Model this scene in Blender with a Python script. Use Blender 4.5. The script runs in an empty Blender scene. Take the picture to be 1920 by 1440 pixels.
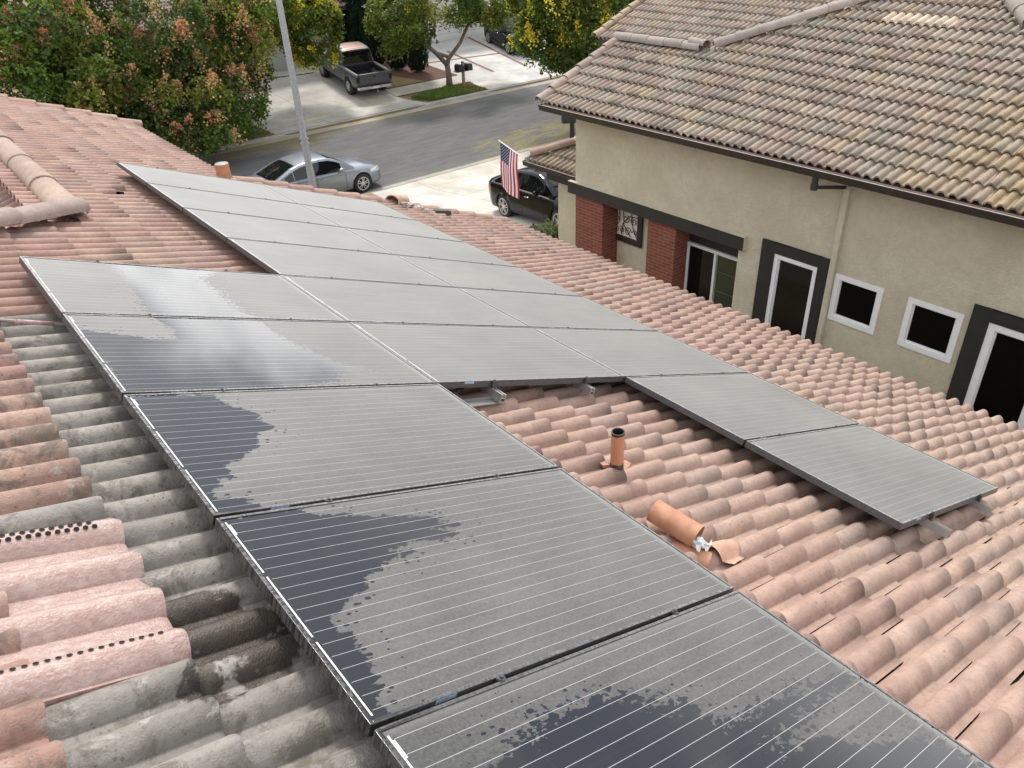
import bpy, bmesh, math, random
import numpy as np
from mathutils import Vector, Matrix
PI = math.pi
R = math.radians
random.seed(7)
RNG = np.random.default_rng(11)
scene = bpy.context.scene
C = scene.collection

# ---------------------------------------------------------------- camera
cam_d = bpy.data.cameras.new('camera')
cam = bpy.data.objects.new('camera', cam_d)
C.objects.link(cam)
cam_d.sensor_fit = 'HORIZONTAL'
cam_d.sensor_width = 36.0
cam_d.lens = 36.0 * 1467.55 / 1920.0
cam_d.clip_start = 0.05
cam_d.clip_end = 900
CAMROT = [[0.7734582, 0.3619117, -0.5203675], [-0.6327787, 0.3932306, -0.6670538], [-0.0367902, 0.8452157, 0.5331574]]
M = Matrix(CAMROT).to_4x4()
M.translation = Vector([-1.9555, -5.195, 8.9072])
cam.matrix_world = M
scene.camera = cam

# ---------------------------------------------------------------- light: bright hazy sky, soft sun
SUN_EL, SUN_AZ = R(50), R(28)        # azimuth: compass angle from +Y towards +X of where the sun stands
sund = bpy.data.lights.new('sun', 'SUN')
sund.energy = 1.9
sund.angle = R(10)
sund.color = (1.0, 0.95, 0.88)
sun = bpy.data.objects.new('sun', sund)
C.objects.link(sun)
sd = Vector((math.sin(SUN_AZ) * math.cos(SUN_EL), math.cos(SUN_AZ) * math.cos(SUN_EL), math.sin(SUN_EL)))
sun.rotation_euler = sd.to_track_quat('Z', 'Y').to_euler()
sun.location = (0, 0, 40)
world = bpy.data.worlds.new('World')
scene.world = world
world.use_nodes = True
wt = world.node_tree
wt.nodes.clear()
wo = wt.nodes.new('ShaderNodeOutputWorld')
bg = wt.nodes.new('ShaderNodeBackground')
sky = wt.nodes.new('ShaderNodeTexSky')
sky.sky_type = 'NISHITA'
sky.sun_disc = False
sky.sun_elevation = SUN_EL
sky.sun_rotation = SUN_AZ
sky.dust_density = 3.0
tc = wt.nodes.new('ShaderNodeTexCoord')
mp = wt.nodes.new('ShaderNodeMapping')
mp.inputs['Scale'].default_value = (1.0, 1.0, 1.9)
wt.links.new(tc.outputs['Generated'], mp.inputs['Vector'])
nz = wt.nodes.new('ShaderNodeTexNoise')
nz.inputs['Scale'].default_value = 2.6
nz.inputs['Detail'].default_value = 7
nz.inputs['Roughness'].default_value = 0.55
wt.links.new(mp.outputs[0], nz.inputs['Vector'])
rp = wt.nodes.new('ShaderNodeValToRGB')
rp.color_ramp.elements[0].position = 0.22
rp.color_ramp.elements[1].position = 0.50
wt.links.new(nz.outputs['Fac'], rp.inputs['Fac'])
rc = wt.nodes.new('ShaderNodeValToRGB')          # clouds themselves: grey bellies to white tops
rc.color_ramp.elements[0].position = 0.35
rc.color_ramp.elements[0].color = (4.7, 5.1, 5.7, 1)
rc.color_ramp.elements[1].position = 0.7
rc.color_ramp.elements[1].color = (12.5, 12.4, 12.2, 1)
wt.links.new(nz.outputs['Fac'], rc.inputs['Fac'])
mx = wt.nodes.new('ShaderNodeMix')
mx.data_type = 'RGBA'
wt.links.new(rp.outputs['Color'], mx.inputs['Factor'])
wt.links.new(sky.outputs['Color'], mx.inputs['A'])
wt.links.new(rc.outputs['Color'], mx.inputs['B'])
# a brighter bank of cloud low over the horizon, its upper edge ragged
sx = wt.nodes.new('ShaderNodeSeparateXYZ')
wt.links.new(tc.outputs['Generated'], sx.inputs[0])
n5 = wt.nodes.new('ShaderNodeTexNoise')
n5.inputs['Scale'].default_value = 7.0
n5.inputs['Detail'].default_value = 6
m5 = wt.nodes.new('ShaderNodeMapping')
m5.inputs['Scale'].default_value = (1.0, 1.0, 2.2)
m5.inputs['Location'].default_value = (0.3, 0.1, 0.0)
wt.links.new(tc.outputs['Generated'], m5.inputs[0])
wt.links.new(m5.outputs[0], n5.inputs['Vector'])
a5 = wt.nodes.new('ShaderNodeMath')
a5.operation = 'MULTIPLY_ADD'
wt.links.new(n5.outputs['Fac'], a5.inputs[0])
a5.inputs[1].default_value = 0.34
wt.links.new(sx.outputs['Z'], a5.inputs[2])
r5 = wt.nodes.new('ShaderNodeMapRange')
r5.interpolation_type = 'SMOOTHSTEP'
wt.links.new(a5.outputs[0], r5.inputs['Value'])
r5.inputs['From Min'].default_value = 0.37
r5.inputs['From Max'].default_value = 0.28
x5 = wt.nodes.new('ShaderNodeMix')
x5.data_type = 'RGBA'
d5 = wt.nodes.new('ShaderNodeVectorMath')
d5.operation = 'DOT_PRODUCT'
wt.links.new(tc.outputs['Generated'], d5.inputs[0])
d5.inputs[1].default_value = (0.436, 0.893, 0.11)
w5 = wt.nodes.new('ShaderNodeMapRange')
w5.interpolation_type = 'SMOOTHSTEP'
wt.links.new(d5.outputs['Value'], w5.inputs['Value'])
w5.inputs['From Min'].default_value = 0.965
w5.inputs['From Max'].default_value = 0.995
w5.inputs['To Min'].default_value = 0.45
b5 = wt.nodes.new('ShaderNodeMath')
b5.operation = 'MULTIPLY'
wt.links.new(r5.outputs[0], b5.inputs[0])
wt.links.new(w5.outputs[0], b5.inputs[1])
wt.links.new(b5.outputs[0], x5.inputs['Factor'])
wt.links.new(mx.outputs['Result'], x5.inputs['A'])
x5.inputs['B'].default_value = (18.5, 18.5, 18.4, 1)
wt.links.new(x5.outputs['Result'], bg.inputs['Color'])
bg.inputs['Strength'].default_value = 0.1
wt.links.new(bg.outputs[0], wo.inputs['Surface'])
scene.view_settings.view_transform = 'Standard'
scene.view_settings.look = 'None'
scene.view_settings.exposure = 0.80
scene.view_settings.gamma = 1.0
scene.cycles.max_bounces = 6
scene.cycles.transparent_max_bounces = 6

# ---------------------------------------------------------------- material helpers
class NT:
    def __init__(s, name):
        s.mat = bpy.data.materials.new(name)
        s.mat.use_nodes = True
        s.t = s.mat.node_tree
        s.bsdf = s.t.nodes['Principled BSDF']
        s._pos = None
        s._obj = None
    def n(s, typ, inp=None, **props):
        nd = s.t.nodes.new('ShaderNode' + typ)
        for k, v in props.items():
            setattr(nd, k, v)
        for k, v in (inp or {}).items():
            s.put(nd.inputs[k], v)
        return nd
    def put(s, sock, v):
        if isinstance(v, bpy.types.NodeSocket):
            s.t.links.new(v, sock)
        elif isinstance(v, (tuple, list)) and len(v) == 3 and sock.type == 'RGBA':
            sock.default_value = (*v, 1)
        else:
            sock.default_value = v
    def m(s, op, a, b=0.0, c=None, clamp=False):
        nd = s.t.nodes.new('ShaderNodeMath')
        nd.operation = op
        nd.use_clamp = clamp
        s.put(nd.inputs[0], a)
        s.put(nd.inputs[1], b)
        if c is not None:
            s.put(nd.inputs[2], c)
        return nd.outputs[0]
    def mix(s, f, a, b, mode='MIX'):
        nd = s.t.nodes.new('ShaderNodeMix')
        nd.data_type = 'RGBA'
        nd.blend_type = mode
        s.put(nd.inputs['Factor'], f)
        s.put(nd.inputs['A'], a)
        s.put(nd.inputs['B'], b)
        return nd.outputs['Result']
    def obj(s):
        if s._obj is None:
            s._obj = s.t.nodes.new('ShaderNodeTexCoord').outputs['Object']
        return s._obj
    def pos(s):
        if s._pos is None:
            s._pos = s.t.nodes.new('ShaderNodeNewGeometry').outputs['Position']
        return s._pos
    def xyz(s, v):
        nd = s.n('SeparateXYZ', {0: v})
        return nd.outputs[0], nd.outputs[1], nd.outputs[2]
    def noise(s, vec, scale, detail=4, rough=0.55, dist=0.0):
        nd = s.n('TexNoise', {'Vector': vec, 'Scale': scale, 'Detail': detail, 'Roughness': rough, 'Distortion': dist})
        return nd.outputs['Fac']
    def scale(s, vec, sc):
        return s.n('Mapping', {'Vector': vec, 'Scale': sc}).outputs[0]
    def ss(s, v, a, b):
        nd = s.n('MapRange', {'Value': v, 'From Min': a, 'From Max': b}, interpolation_type='SMOOTHSTEP')
        return nd.outputs[0]
    def attr(s, name, out='Color'):
        return s.n('Attribute', attribute_name=name).outputs[out]
    def bump(s, h, strength, dist=0.01):
        nd = s.n('Bump', {'Height': h, 'Strength': strength, 'Distance': dist})
        s.put(s.bsdf.inputs['Normal'], nd.outputs[0])
    def set(s, **kw):
        names = dict(col='Base Color', rough='Roughness', metal='Metallic', ior='IOR', spec='Specular IOR Level', coat='Coat Weight',
                     coatr='Coat Roughness', alpha='Alpha', sheen='Sheen Weight', trans='Transmission Weight')
        for k, v in kw.items():
            s.put(s.bsdf.inputs[names[k]], v)
        return s

def plain(name, col, rough=0.6, metal=0.0, var=0.12, scale=6.0, bump=0.0, bscale=60.0, **kw):
    """a colour with procedural mottling and, if asked, fine relief"""
    t = NT(name)
    f = t.noise(t.pos(), scale, 5, 0.6)
    lo = tuple(c * (1 - var) for c in col)
    hi = tuple(min(1, c * (1 + var)) for c in col)
    t.set(col=t.mix(t.ss(f, 0.3, 0.7), lo, hi), rough=rough, metal=metal, **kw)
    if bump:
        t.bump(t.noise(t.pos(), bscale, 4, 0.6), bump)
    return t.mat

MAT = {}
MAT['black_paint'] = plain('black_trim_paint', (0.022, 0.021, 0.020), 0.55, var=0.15, bump=0.15, bscale=90)
MAT['white_vinyl'] = plain('white_vinyl', (0.78, 0.79, 0.80), 0.4, var=0.03)
MAT['dark_metal'] = plain('dark_bronze_metal', (0.035, 0.027, 0.022), 0.42, var=0.2)
MAT['gutter_cream'] = plain('gutter_inside', (0.36, 0.27, 0.23), 0.5, var=0.12, scale=14)
MAT['alu'] = plain('aluminium', (0.55, 0.55, 0.54), 0.35, metal=0.8, var=0.1)
MAT['black_rubber'] = plain('black_rubber', (0.018, 0.018, 0.019), 0.75, var=0.25, scale=20)
MAT['rim_metal'] = plain('rim_alloy', (0.62, 0.62, 0.63), 0.28, metal=0.75, var=0.05)
MAT['chrome'] = plain('chrome', (0.75, 0.75, 0.76), 0.12, metal=1.0, var=0.03)
MAT['black_plastic'] = plain('black_plastic', (0.02, 0.02, 0.022), 0.5, var=0.2)
MAT['galv'] = plain('galvanised_steel', (0.33, 0.35, 0.38), 0.42, metal=0.35, var=0.16, scale=22)
MAT['void'] = plain('dark_void', (0.006, 0.006, 0.006), 0.95, var=0.1)
MAT['underlay'] = plain('roof_felt', (0.03, 0.027, 0.025), 0.95, var=0.3)
MAT['bark'] = plain('bark', (0.17, 0.135, 0.11), 0.85, var=0.35, scale=9, bump=0.6, bscale=35)
MAT['white_trim'] = MAT['white_vinyl']
MAT['red_lens'] = plain('red_lens', (0.35, 0.012, 0.015), 0.15, var=0.1)
MAT['clear_lens'] = plain('clear_lens', (0.6, 0.6, 0.6), 0.12, metal=0.3, var=0.2, scale=30)
MAT['plate'] = plain('number_plate', (0.6, 0.62, 0.66), 0.4, var=0.05)

def glass_mat(name, col, rough=0.04):
    t = NT(name)
    f = t.noise(t.pos(), 1.3, 4)
    t.set(col=t.mix(f, tuple(c * 0.5 for c in col), tuple(c * 1.4 for c in col)), rough=rough, spec=0.42)
    return t.mat
MAT['glass_dark'] = glass_mat('dark_window_glass', (0.006, 0.006, 0.006))
MAT['glass_black'] = glass_mat('black_window_glass', (0.0022, 0.0022, 0.0022), 0.25)
MAT['glass_black'].node_tree.nodes['Principled BSDF'].inputs['Specular IOR Level'].default_value = 0.12
MAT['glass_green'] = glass_mat('green_curtain_glass', (0.045, 0.056, 0.036))
MAT['glass_car'] = glass_mat('car_glass', (0.006, 0.008, 0.009), 0.02)

# ---------------------------------------------------------------- mesh helpers
ORG = {}
class MB:
    def __init__(s):
        s.v = []
        s.f = []
        s.mi = []
        s.c = []        # optional colour per vertex
    def add(s, verts, faces, mi=0, col=None):
        o = len(s.v)
        s.v.extend([tuple(map(float, p)) for p in verts])
        for f in faces:
            s.f.append(tuple(i + o for i in f))
            s.mi.append(mi)
        if col is not None:
            s.c.extend([tuple(col)] * len(verts))
        elif s.c:
            s.c.extend([(1, 1, 1)] * len(verts))
        return s
    def box(s, a, b, mi=0, col=None):
        x0, y0, z0 = a
        x1, y1, z1 = b
        v = [(x0, y0, z0), (x1, y0, z0), (x1, y1, z0), (x0, y1, z0), (x0, y0, z1), (x1, y0, z1), (x1, y1, z1), (x0, y1, z1)]
        return s.add(v, [(0, 3, 2, 1), (4, 5, 6, 7), (0, 1, 5, 4), (1, 2, 6, 5), (2, 3, 7, 6), (3, 0, 4, 7)], mi, col)
    def obox(s, c, ax, ay, az, mi=0):
        """box about centre c with half axis vectors"""
        c, ax, ay, az = (Vector(q) for q in (c, ax, ay, az))
        v = [c + sx * ax + sy * ay + sz * az for sz in (-1, 1) for sx, sy in ((-1, -1), (1, -1), (1, 1), (-1, 1))]
        return s.add(v, [(0, 3, 2, 1), (4, 5, 6, 7), (0, 1, 5, 4), (1, 2, 6, 5), (2, 3, 7, 6), (3, 0, 4, 7)], mi)
    def tube(s, pts, rad, n=10, mi=0, caps=True):
        pts = [Vector(p) for p in pts]
        if not isinstance(rad, (list, tuple)):
            rad = [rad] * len(pts)
        vs, fs = [], []
        t0 = (pts[1] - pts[0]).normalized()
        ref = Vector((0, 0, 1)) if abs(t0.z) < 0.9 else Vector((1, 0, 0))
        u = t0.cross(ref).normalized()
        for i, p in enumerate(pts):
            t = (pts[min(i + 1, len(pts) - 1)] - pts[max(i - 1, 0)]).normalized()
            u = (u - t * u.dot(t)).normalized()
            w = t.cross(u)
            for k in range(n):
                a = 2 * PI * k / n
                vs.append(p + (u * math.cos(a) + w * math.sin(a)) * rad[i])
        for i in range(len(pts) - 1):
            for k in range(n):
                fs.append((i * n + k, i * n + (k + 1) % n, (i + 1) * n + (k + 1) % n, (i + 1) * n + k))
        if caps:
            fs.append(tuple(range(n - 1, -1, -1)))
            fs.append(tuple(range((len(pts) - 1) * n, len(pts) * n)))
        return s.add(vs, fs, mi)
    def grid(s, P, mi=0, cols=None):
        """P[i][j] points"""
        ni, nj = len(P), len(P[0])
        o = len(s.v)
        for i in range(ni):
            for j in range(nj):
                s.v.append(tuple(map(float, P[i][j])))
                if cols is not None:
                    s.c.append(tuple(cols[i][j]))
        for i in range(ni - 1):
            for j in range(nj - 1):
                s.f.append((o + i * nj + j, o + (i + 1) * nj + j, o + (i + 1) * nj + j + 1, o + i * nj + j + 1))
                s.mi.append(mi)
        return s
    def lathe(s, prof, n=24, axis='z', c=(0, 0, 0), mi=0):
        """prof: (radius, height) list"""
        vs, fs = [], []
        for r, h in prof:
            for k in range(n):
                a = 2 * PI * k / n
                x, y = r * math.cos(a), r * math.sin(a)
                p = {'z': (x, y, h), 'y': (x, h, y), 'x': (h, x, y)}[axis]
                vs.append((p[0] + c[0], p[1] + c[1], p[2] + c[2]))
        for i in range(len(prof) - 1):
            for k in range(n):
                fs.append((i * n + k, i * n + (k + 1) % n, (i + 1) * n + (k + 1) % n, (i + 1) * n + k))
        return s.add(vs, fs, mi)
    def build(s, name, mats, parent=None, smooth=False, angle=None, local=False, bevel=0.0):
        me = bpy.data.meshes.new(name)
        if parent is not None and not local:
            ox, oy, oz = ORG.get(parent.name, (0, 0, 0))
            vs = [(x - ox, y - oy, z - oz) for x, y, z in s.v]
        else:
            vs = s.v
        me.from_pydata(vs, [], s.f)
        if not isinstance(mats, (list, tuple)):
            mats = [mats]
        for m_ in mats:
            me.materials.append(m_)
        if len(mats) > 1:
            me.polygons.foreach_set('material_index', s.mi)
        if s.c:
            a = me.color_attributes.new('col', 'FLOAT_COLOR', 'POINT')
            a.data.foreach_set('color', np.c_[np.array(s.c, dtype=np.float32)[:, :3], np.ones(len(s.c), np.float32)].ravel())
        me.update()
        if bevel > 0:
            bm = bmesh.new()
            bm.from_mesh(me)
            bmesh.ops.remove_doubles(bm, verts=bm.verts, dist=1e-5)
            es = [e for e in bm.edges if len(e.link_faces) == 2 and e.calc_face_angle(0) > 0.5]
            bmesh.ops.bevel(bm, geom=es, offset=bevel, segments=2, affect='EDGES', profile=0.6)
            bm.to_mesh(me)
            bm.free()
        if smooth:
            me.polygons.foreach_set('use_smooth', [True] * len(me.polygons))
            if angle:
                me.set_sharp_from_angle(angle=R(angle))
        o = bpy.data.objects.new(name, me)
        C.objects.link(o)
        if parent is not None:
            o.parent = parent
            if not local:
                ORG[o.name] = ORG.get(parent.name, (0, 0, 0))
        return o

def thing(name, label, cat, loc=(0, 0, 0), rot=(0, 0, 0), group=None):
    o = bpy.data.objects.new(name, None)
    C.objects.link(o)
    o.location = loc
    o.rotation_euler = rot
    o.empty_display_size = 0.3
    o['label'] = label
    o['category'] = cat
    if group:
        o['group'] = group
    ORG[o.name] = tuple(loc)
    return o
def tag(o, label, cat, group=None):
    o['label'] = label
    o['category'] = cat
    if group:
        o['group'] = group
    return o
def kind(o, k, label=None, cat=None):
    o['kind'] = k
    if label:
        o['label'] = label
    if cat:
        o['category'] = cat
    return o
def copy_tree(o, parent=None):
    c = o.copy()
    C.objects.link(c)
    if parent is not None:
        c.parent = parent
    for ch in list(o.children):
        copy_tree(ch, c)
    return c

# roof frame: x downhill, y towards the street, u up off the panel plane
SL = 0.37402
RZ = 6.6
PW, PH = 1.6434, 1.01
def rw(x, y, u=0.0):
    return (x * math.cos(SL) + u * math.sin(SL), y, RZ - x * math.sin(SL) + u * math.cos(SL))

# ---------------------------------------------------------------- terrain
def zg(X, Y):
    if 18.95 <= Y <= 28.75:
        return 0.0
    if Y < 18.95:
        return 0.13 + min(max(0.0, (17.5 - Y) * 0.115), 1.1)
    return 0.13 + min(max(0.0, (Y - 30.2) * 0.10), 1.3) + max(0.0, (Y - 60) * 0.02)

# ---------------------------------------------------------------- roof tiles
def tile_material(name, gloss=0.62, stain=None):
    t = NT(name)
    col = t.attr('col')
    p = t.obj()
    n1 = t.noise(p, 5.0, 5, 0.6)
    n2 = t.noise(p, 38.0, 5, 0.65)
    c = t.mix(t.ss(n1, 0.3, 0.75), t.mix(1.0, col, (0.82, 0.80, 0.79), 'MULTIPLY'), t.mix(1.0, col, (1.12, 1.11, 1.08), 'MULTIPLY'))
    c = t.mix(t.m('MULTIPLY', t.ss(n2, 0.42, 0.72), 0.6), c, t.mix(1.0, col, (0.70, 0.67, 0.64), 'MULTIPLY'))
    # dark lichen specks and a few ochre ones, in drifts
    drift = t.ss(t.noise(p, 2.1, 4), 0.42, 0.60)
    vn = t.n('TexVoronoi', {'Vector': p, 'Scale': 78.0})
    vr, vg, vb = t.xyz(vn.outputs['Color'])
    size = t.m('MULTIPLY_ADD', vr, 0.34, 0.06)
    speck = t.m('MULTIPLY', t.m('LESS_THAN', vn.outputs['Distance'], size), t.m('GREATER_THAN', vg, 0.62))
    speck = t.m('MULTIPLY', t.m('MULTIPLY', speck, t.m('MULTIPLY_ADD', vb, .7, .3)), drift)
    c = t.mix(t.m('MULTIPLY', speck, 0.75), c, (0.10, 0.085, 0.07))
    och = t.m('MULTIPLY', t.ss(t.noise(p, 9.0, 4, 0.7), 0.66, 0.74), t.ss(t.noise(p, 0.9, 2), 0.5, 0.62))
    c = t.mix(t.m('MULTIPLY', och, 0.6), c, (0.30, 0.24, 0.09))
    rough = t.m('ADD', gloss, t.m('MULTIPLY', n2, 0.25))
    if stain:
        c, rough = stain(t, c, rough)
    t.set(col=c, rough=rough, spec=0.3)
    h = t.m('ADD', t.m('MULTIPLY', n2, 0.6), t.noise(p, 170.0, 3, 0.6))
    t.bump(h, 0.55, 0.007)
    return t.mat

def wet_stain(t, c, rough):
    """water splashed on the grey tiles beside the panels; position in roof-local metres"""
    p = t.pos()
    def blob(x, y, r):
        q = rw(x, y, -0.13)
        d = t.n('VectorMath', {0: p, 1: q}, operation='DISTANCE').outputs['Value']
        return t.m('SUBTRACT', r, d)
    d = blob(-1.74, -3.40, 0.16)
    for q in ((-1.80, -3.29, .13), (-1.70, -3.54, .12), (-1.84, -3.47, .08), (-1.60, -3.46, .09), (-1.86, -3.62, .10)):
        d = t.m('MAXIMUM', d, blob(*q))
    n = t.noise(t.obj(), 11.0, 5, 0.6)
    msk = t.ss(t.m('ADD', d, t.m('MULTIPLY', t.m('SUBTRACT', n, 0.5), 0.16)), 0.0, 0.02)
    # chalky blotches everywhere on the grey course
    dark = t.mix(1.0, c, (0.22, 0.19, 0.17), 'MULTIPLY')
    c2 = t.mix(msk, c, dark)
    r2 = t.m('SUBTRACT', rough, t.m('MULTIPLY', msk, 0.42))
    # moss and dark blotches along the strip of grey tiles
    xs, ys, zs = t.xyz(p)
    strip = t.m('MULTIPLY', t.ss(xs, -1.05, -1.30), t.ss(xs, -2.35, -2.1))
    strip = t.m('MULTIPLY', strip, t.ss(ys, -0.35, -0.75))
    bl = t.ss(t.noise(t.obj(), 7.0, 6, 0.7, 0.6), 0.48, 0.62)
    c2 = t.mix(t.m('MULTIPLY', t.m('MULTIPLY', bl, strip), 0.72), c2, (0.11, 0.097, 0.078))
    wh = t.ss(t.noise(t.scale(t.obj(), (1.2, 1.2, 1.2)), 9.0, 6, 0.75, 0.4), 0.56, 0.68)
    c2 = t.mix(t.m('MULTIPLY', t.m('MULTIPLY', wh, strip), 0.6), c2, (0.44, 0.41, 0.38))
    ms = t.m('MULTIPLY', t.ss(t.noise(t.obj(), 14.0, 5, 0.75), 0.56, 0.68), t.ss(t.noise(t.obj(), 2.2, 2), 0.5, 0.6))
    c2 = t.mix(t.m('MULTIPLY', t.m('MULTIPLY', ms, strip), 0.7), c2, (0.12, 0.10, 0.03))
    return c2, r2
MAT['tile_own'] = tile_material('pink_roof_tile', 0.6, wet_stain)
MAT['tile_nb'] = tile_material('weathered_roof_tile', 0.6)

def tile_prof(hb=0.056, pitch=0.15, bw=0.110, nseg=8):
    pts = []
    for i in (0, 1):
        o = i * pitch
        for k in range(nseg + 1):
            pts.append((o + bw * k / nseg, hb * max(0.0, math.sin(PI * k / nseg)) ** 0.64))
        pts.append((o + bw + (pitch - bw) * 0.5, -0.002))
    pts.append((2 * pitch - 0.006, 0.0))
    return pts

def tiles(mb, frame, x0, x1, y0, y1, keep, colfn, rng, phase_x, phase_y, u0=-0.20, expo=0.355, lift=0.036, step=0.15, wide=0.30, hb=0.056, front=True, jit=1.0):
    prof = tile_prof(hb, wide / 2, wide * 0.365)
    k0 = math.floor((x0 - phase_x) / expo)
    k1 = math.ceil((x1 - phase_x) / expo)
    for k in range(k0, k1 + 1):
        xf = phase_x + k * expo
        off = phase_y + (k % 2) * step
        j0 = math.floor((y0 - off) / wide)
        j1 = math.ceil((y1 - off) / wide)
        for j in range(j0, j1 + 1):
            yt = off + j * wide
            ok = keep(xf - expo * 0.5, yt - wide / 2)
            if not ok:
                continue
            cut = 0.0 if ok is True else float(ok)
            col = colfn(xf - expo * 0.5, yt - wide / 2, k, j)
            dx = rng.normal(0, 0.004) * jit - cut
            dy = rng.normal(0, 0.0016) * jit
            du = rng.normal(0, 0.0012) * jit
            tw = rng.normal(0, 0.004) * jit
            full = expo + 0.05
            rings = [(-full, 0.0), (-full * 0.5, lift * 0.5), (-0.05, lift * 0.9), (-0.010, lift), (0.0, lift - 0.004)]
            if front:
                rings.append((-0.0005, lift - 0.034))
            P = []
            for (ra, ul) in rings:
                a = xf + ra + (dx if ra > -full * 0.9 else 0)
                sq = 1.0 + 0.22 * ra / full          # each barrel is narrower and lower at its upper end
                P.append([frame(a, yt - t + dy + tw * ra, u0 + h * sq + ul + du) for t, h in prof])
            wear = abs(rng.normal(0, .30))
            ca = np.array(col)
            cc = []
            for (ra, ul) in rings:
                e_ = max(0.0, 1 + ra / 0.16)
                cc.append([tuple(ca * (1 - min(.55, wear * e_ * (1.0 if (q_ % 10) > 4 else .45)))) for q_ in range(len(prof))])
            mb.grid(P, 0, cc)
    return mb

PINKS = [(0.395, 0.255, 0.21), (0.385, 0.245, 0.205), (0.415, 0.275, 0.225), (0.375, 0.255, 0.22), (0.42, 0.295, 0.24), (0.365, 0.23, 0.19), (0.405, 0.27, 0.225)]
trng = np.random.default_rng(5)
def own_col(x, y, k, j):
    c = np.array(PINKS[trng.integers(len(PINKS))]) * trng.uniform(0.94, 1.05)
    # the far and the upper-left slope is a little rosier, the lower right paler and sandier
    f = min(1, max(0, (x + 0.6) / 3)) * min(1, max(0.35, (2.0 - y) / 5))
    c = c * (1 - 0.75 * f) + np.array((0.455, 0.345, 0.285)) * 0.75 * f
    g = 0.0
    if -1.90 < x < -1.40 and -6.2 < y < -0.55:
        g = 1.0
    if -2.24 < x <= -1.88 and (y < -3.40 or -2.78 < y < -2.55):
        g = 1.0
    if x <= -2.24 and y < -4.2 and trng.random() < 0.35:
        g = 0.7
    if trng.random() < 0.05:
        g = max(g, 0.25)
    grey = np.array((0.30, 0.282, 0.26)) * trng.uniform(0.85, 1.15)
    return tuple(c * (1 - g) + grey * g)
HX, HY, HK = -0.96, 1.737, 0.93
EX1, EX2, RY1, RY2 = 1.83, 6.51, 4.99, 9.33
def own_keep(x, y):
    if x > EX2 or (x > EX1 and y > RY1) or y > RY2:
        return False
    if y > HY and x < HX - 0.1:
        return False
    if y <= HY and x < HX - HK * (HY - y) - 0.3:
        return False
    if abs(x - (-0.13)) < 0.18 and abs(y - 3.12) < 0.15:
        return 0.17                                   # the broken tile: its lower end is gone
    if -2.3 < x < -1.9 and -3.44 < y < -2.78:
        return False                                  # the painted vent tile sits here
    if abs(x - 0.62) < 0.17 and abs(y + 2.93) < 0.08:
        return 0.10
    return True

house = thing('tile_roof_house', 'house in front carrying the solar panels on its pink tiled roof', 'house', (2.0, 0.0, 1.0))
mb = MB()
tiles(mb, rw, -4.6, EX2, -7.2, RY2, own_keep, own_col, trng, -1.878, 0.1125)
roof = mb.build('roof', MAT['tile_own'], house, smooth=True, angle=50)
# trim the tiles that run past the hip
bm = bmesh.new()
bm.from_mesh(roof.data)
h0 = Vector(rw(HX - 0.06, HY, -0.15)) - Vector(house.location)
h1 = Vector(rw(HX - 0.06 - HK * 5, HY - 5, -0.15)) - Vector(house.location)
upn = Vector((math.sin(SL), 0, math.cos(SL)))
pn = (h1 - h0).cross(upn).normalized()
if pn.x > 0:
    pn = -pn
# only the part below the wing end can be cut, so test the geometry there
sel = [f for f in bm.faces if f.calc_center_median().y + house.location.y < HY + 0.02]
geo = list({e for f in sel for e in f.edges}) + list({v for f in sel for v in f.verts}) + sel
bmesh.ops.bisect_plane(bm, geom=geo, plane_co=h0, plane_no=pn, clear_outer=False, clear_inner=False)
dead = [f for f in bm.faces if f.calc_center_median().y + house.location.y < HY + 0.02 and (f.calc_center_median() - h0).dot(pn) > 0]
bmesh.ops.delete(bm, geom=dead, context='FACES')
bm.to_mesh(roof.data)
bm.free()
# felt under the tiles
mb = MB()
def poly(mb, pts, u, fr=rw):
    mb.add([fr(x, y, u) for x, y in pts], [tuple(range(len(pts)))])
poly(mb, [(HX, RY2 - .1), (EX1 - .1, RY2 - .1), (EX1 - .1, RY1), (HX, RY1)], -0.207)
poly(mb, [(HX, RY1), (EX2 - .1, RY1), (EX2 - .1, -7.2), (HX - HK * (HY + 7.2), -7.2), (HX, HY)], -0.207)
mb.build('roof_felt', MAT['underlay'], roof)
# the wing's far slope, falling away to the left, and the hip's front slope
apx = rw(HX, 0, -0.19)
def wing(a, b, u):
    return (apx[0] - a * math.cos(SL) - (u + .19) * math.sin(SL), b, apx[2] - a * math.sin(SL) + (u + .19) * math.cos(SL))
def fr3(a, b, u):
    return (apx[0] + b, HY + a * math.cos(SL) + (u + .19) * math.sin(SL), apx[2] - a * math.sin(SL) + (u + .19) * math.cos(SL))
def pink(x, y, k, j):
    return tuple(np.array(PINKS[trng.integers(len(PINKS))]) * trng.uniform(0.9, 1.06))
mb = MB()
tiles(mb, wing, 0, 3.4, HY - 1.0, RY2, lambda a, b: b > HY + a * 0.93 - .25 and a > 0.05 and b < RY2, pink, trng, 0.30, 0.1)
tiles(mb, fr3, -3.2, 3.0, -4.6, 0.1, lambda a, b: b < 0.1 and a > b * 1.07 + 0.1 and a < -b * 1.07 + .1, pink, trng, 0.2, 0.05)
mb.build('wing_roof', MAT['tile_own'], house, smooth=True, angle=50)
mb = MB()
mb.add([wing(0, HY, -.2), wing(3.5, HY + 3.3, -.2), wing(3.5, RY2, -.2), wing(0, RY2, -.2)], [(0, 1, 2, 3)])
mb.add([fr3(0, 0, -.2), fr3(-3.2 / .93, -3.2, -.2), fr3(3.2 / .93, -3.2, -.2)], [(0, 1, 2)])
mb.build('wing_felt', MAT['underlay'], house)

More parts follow.
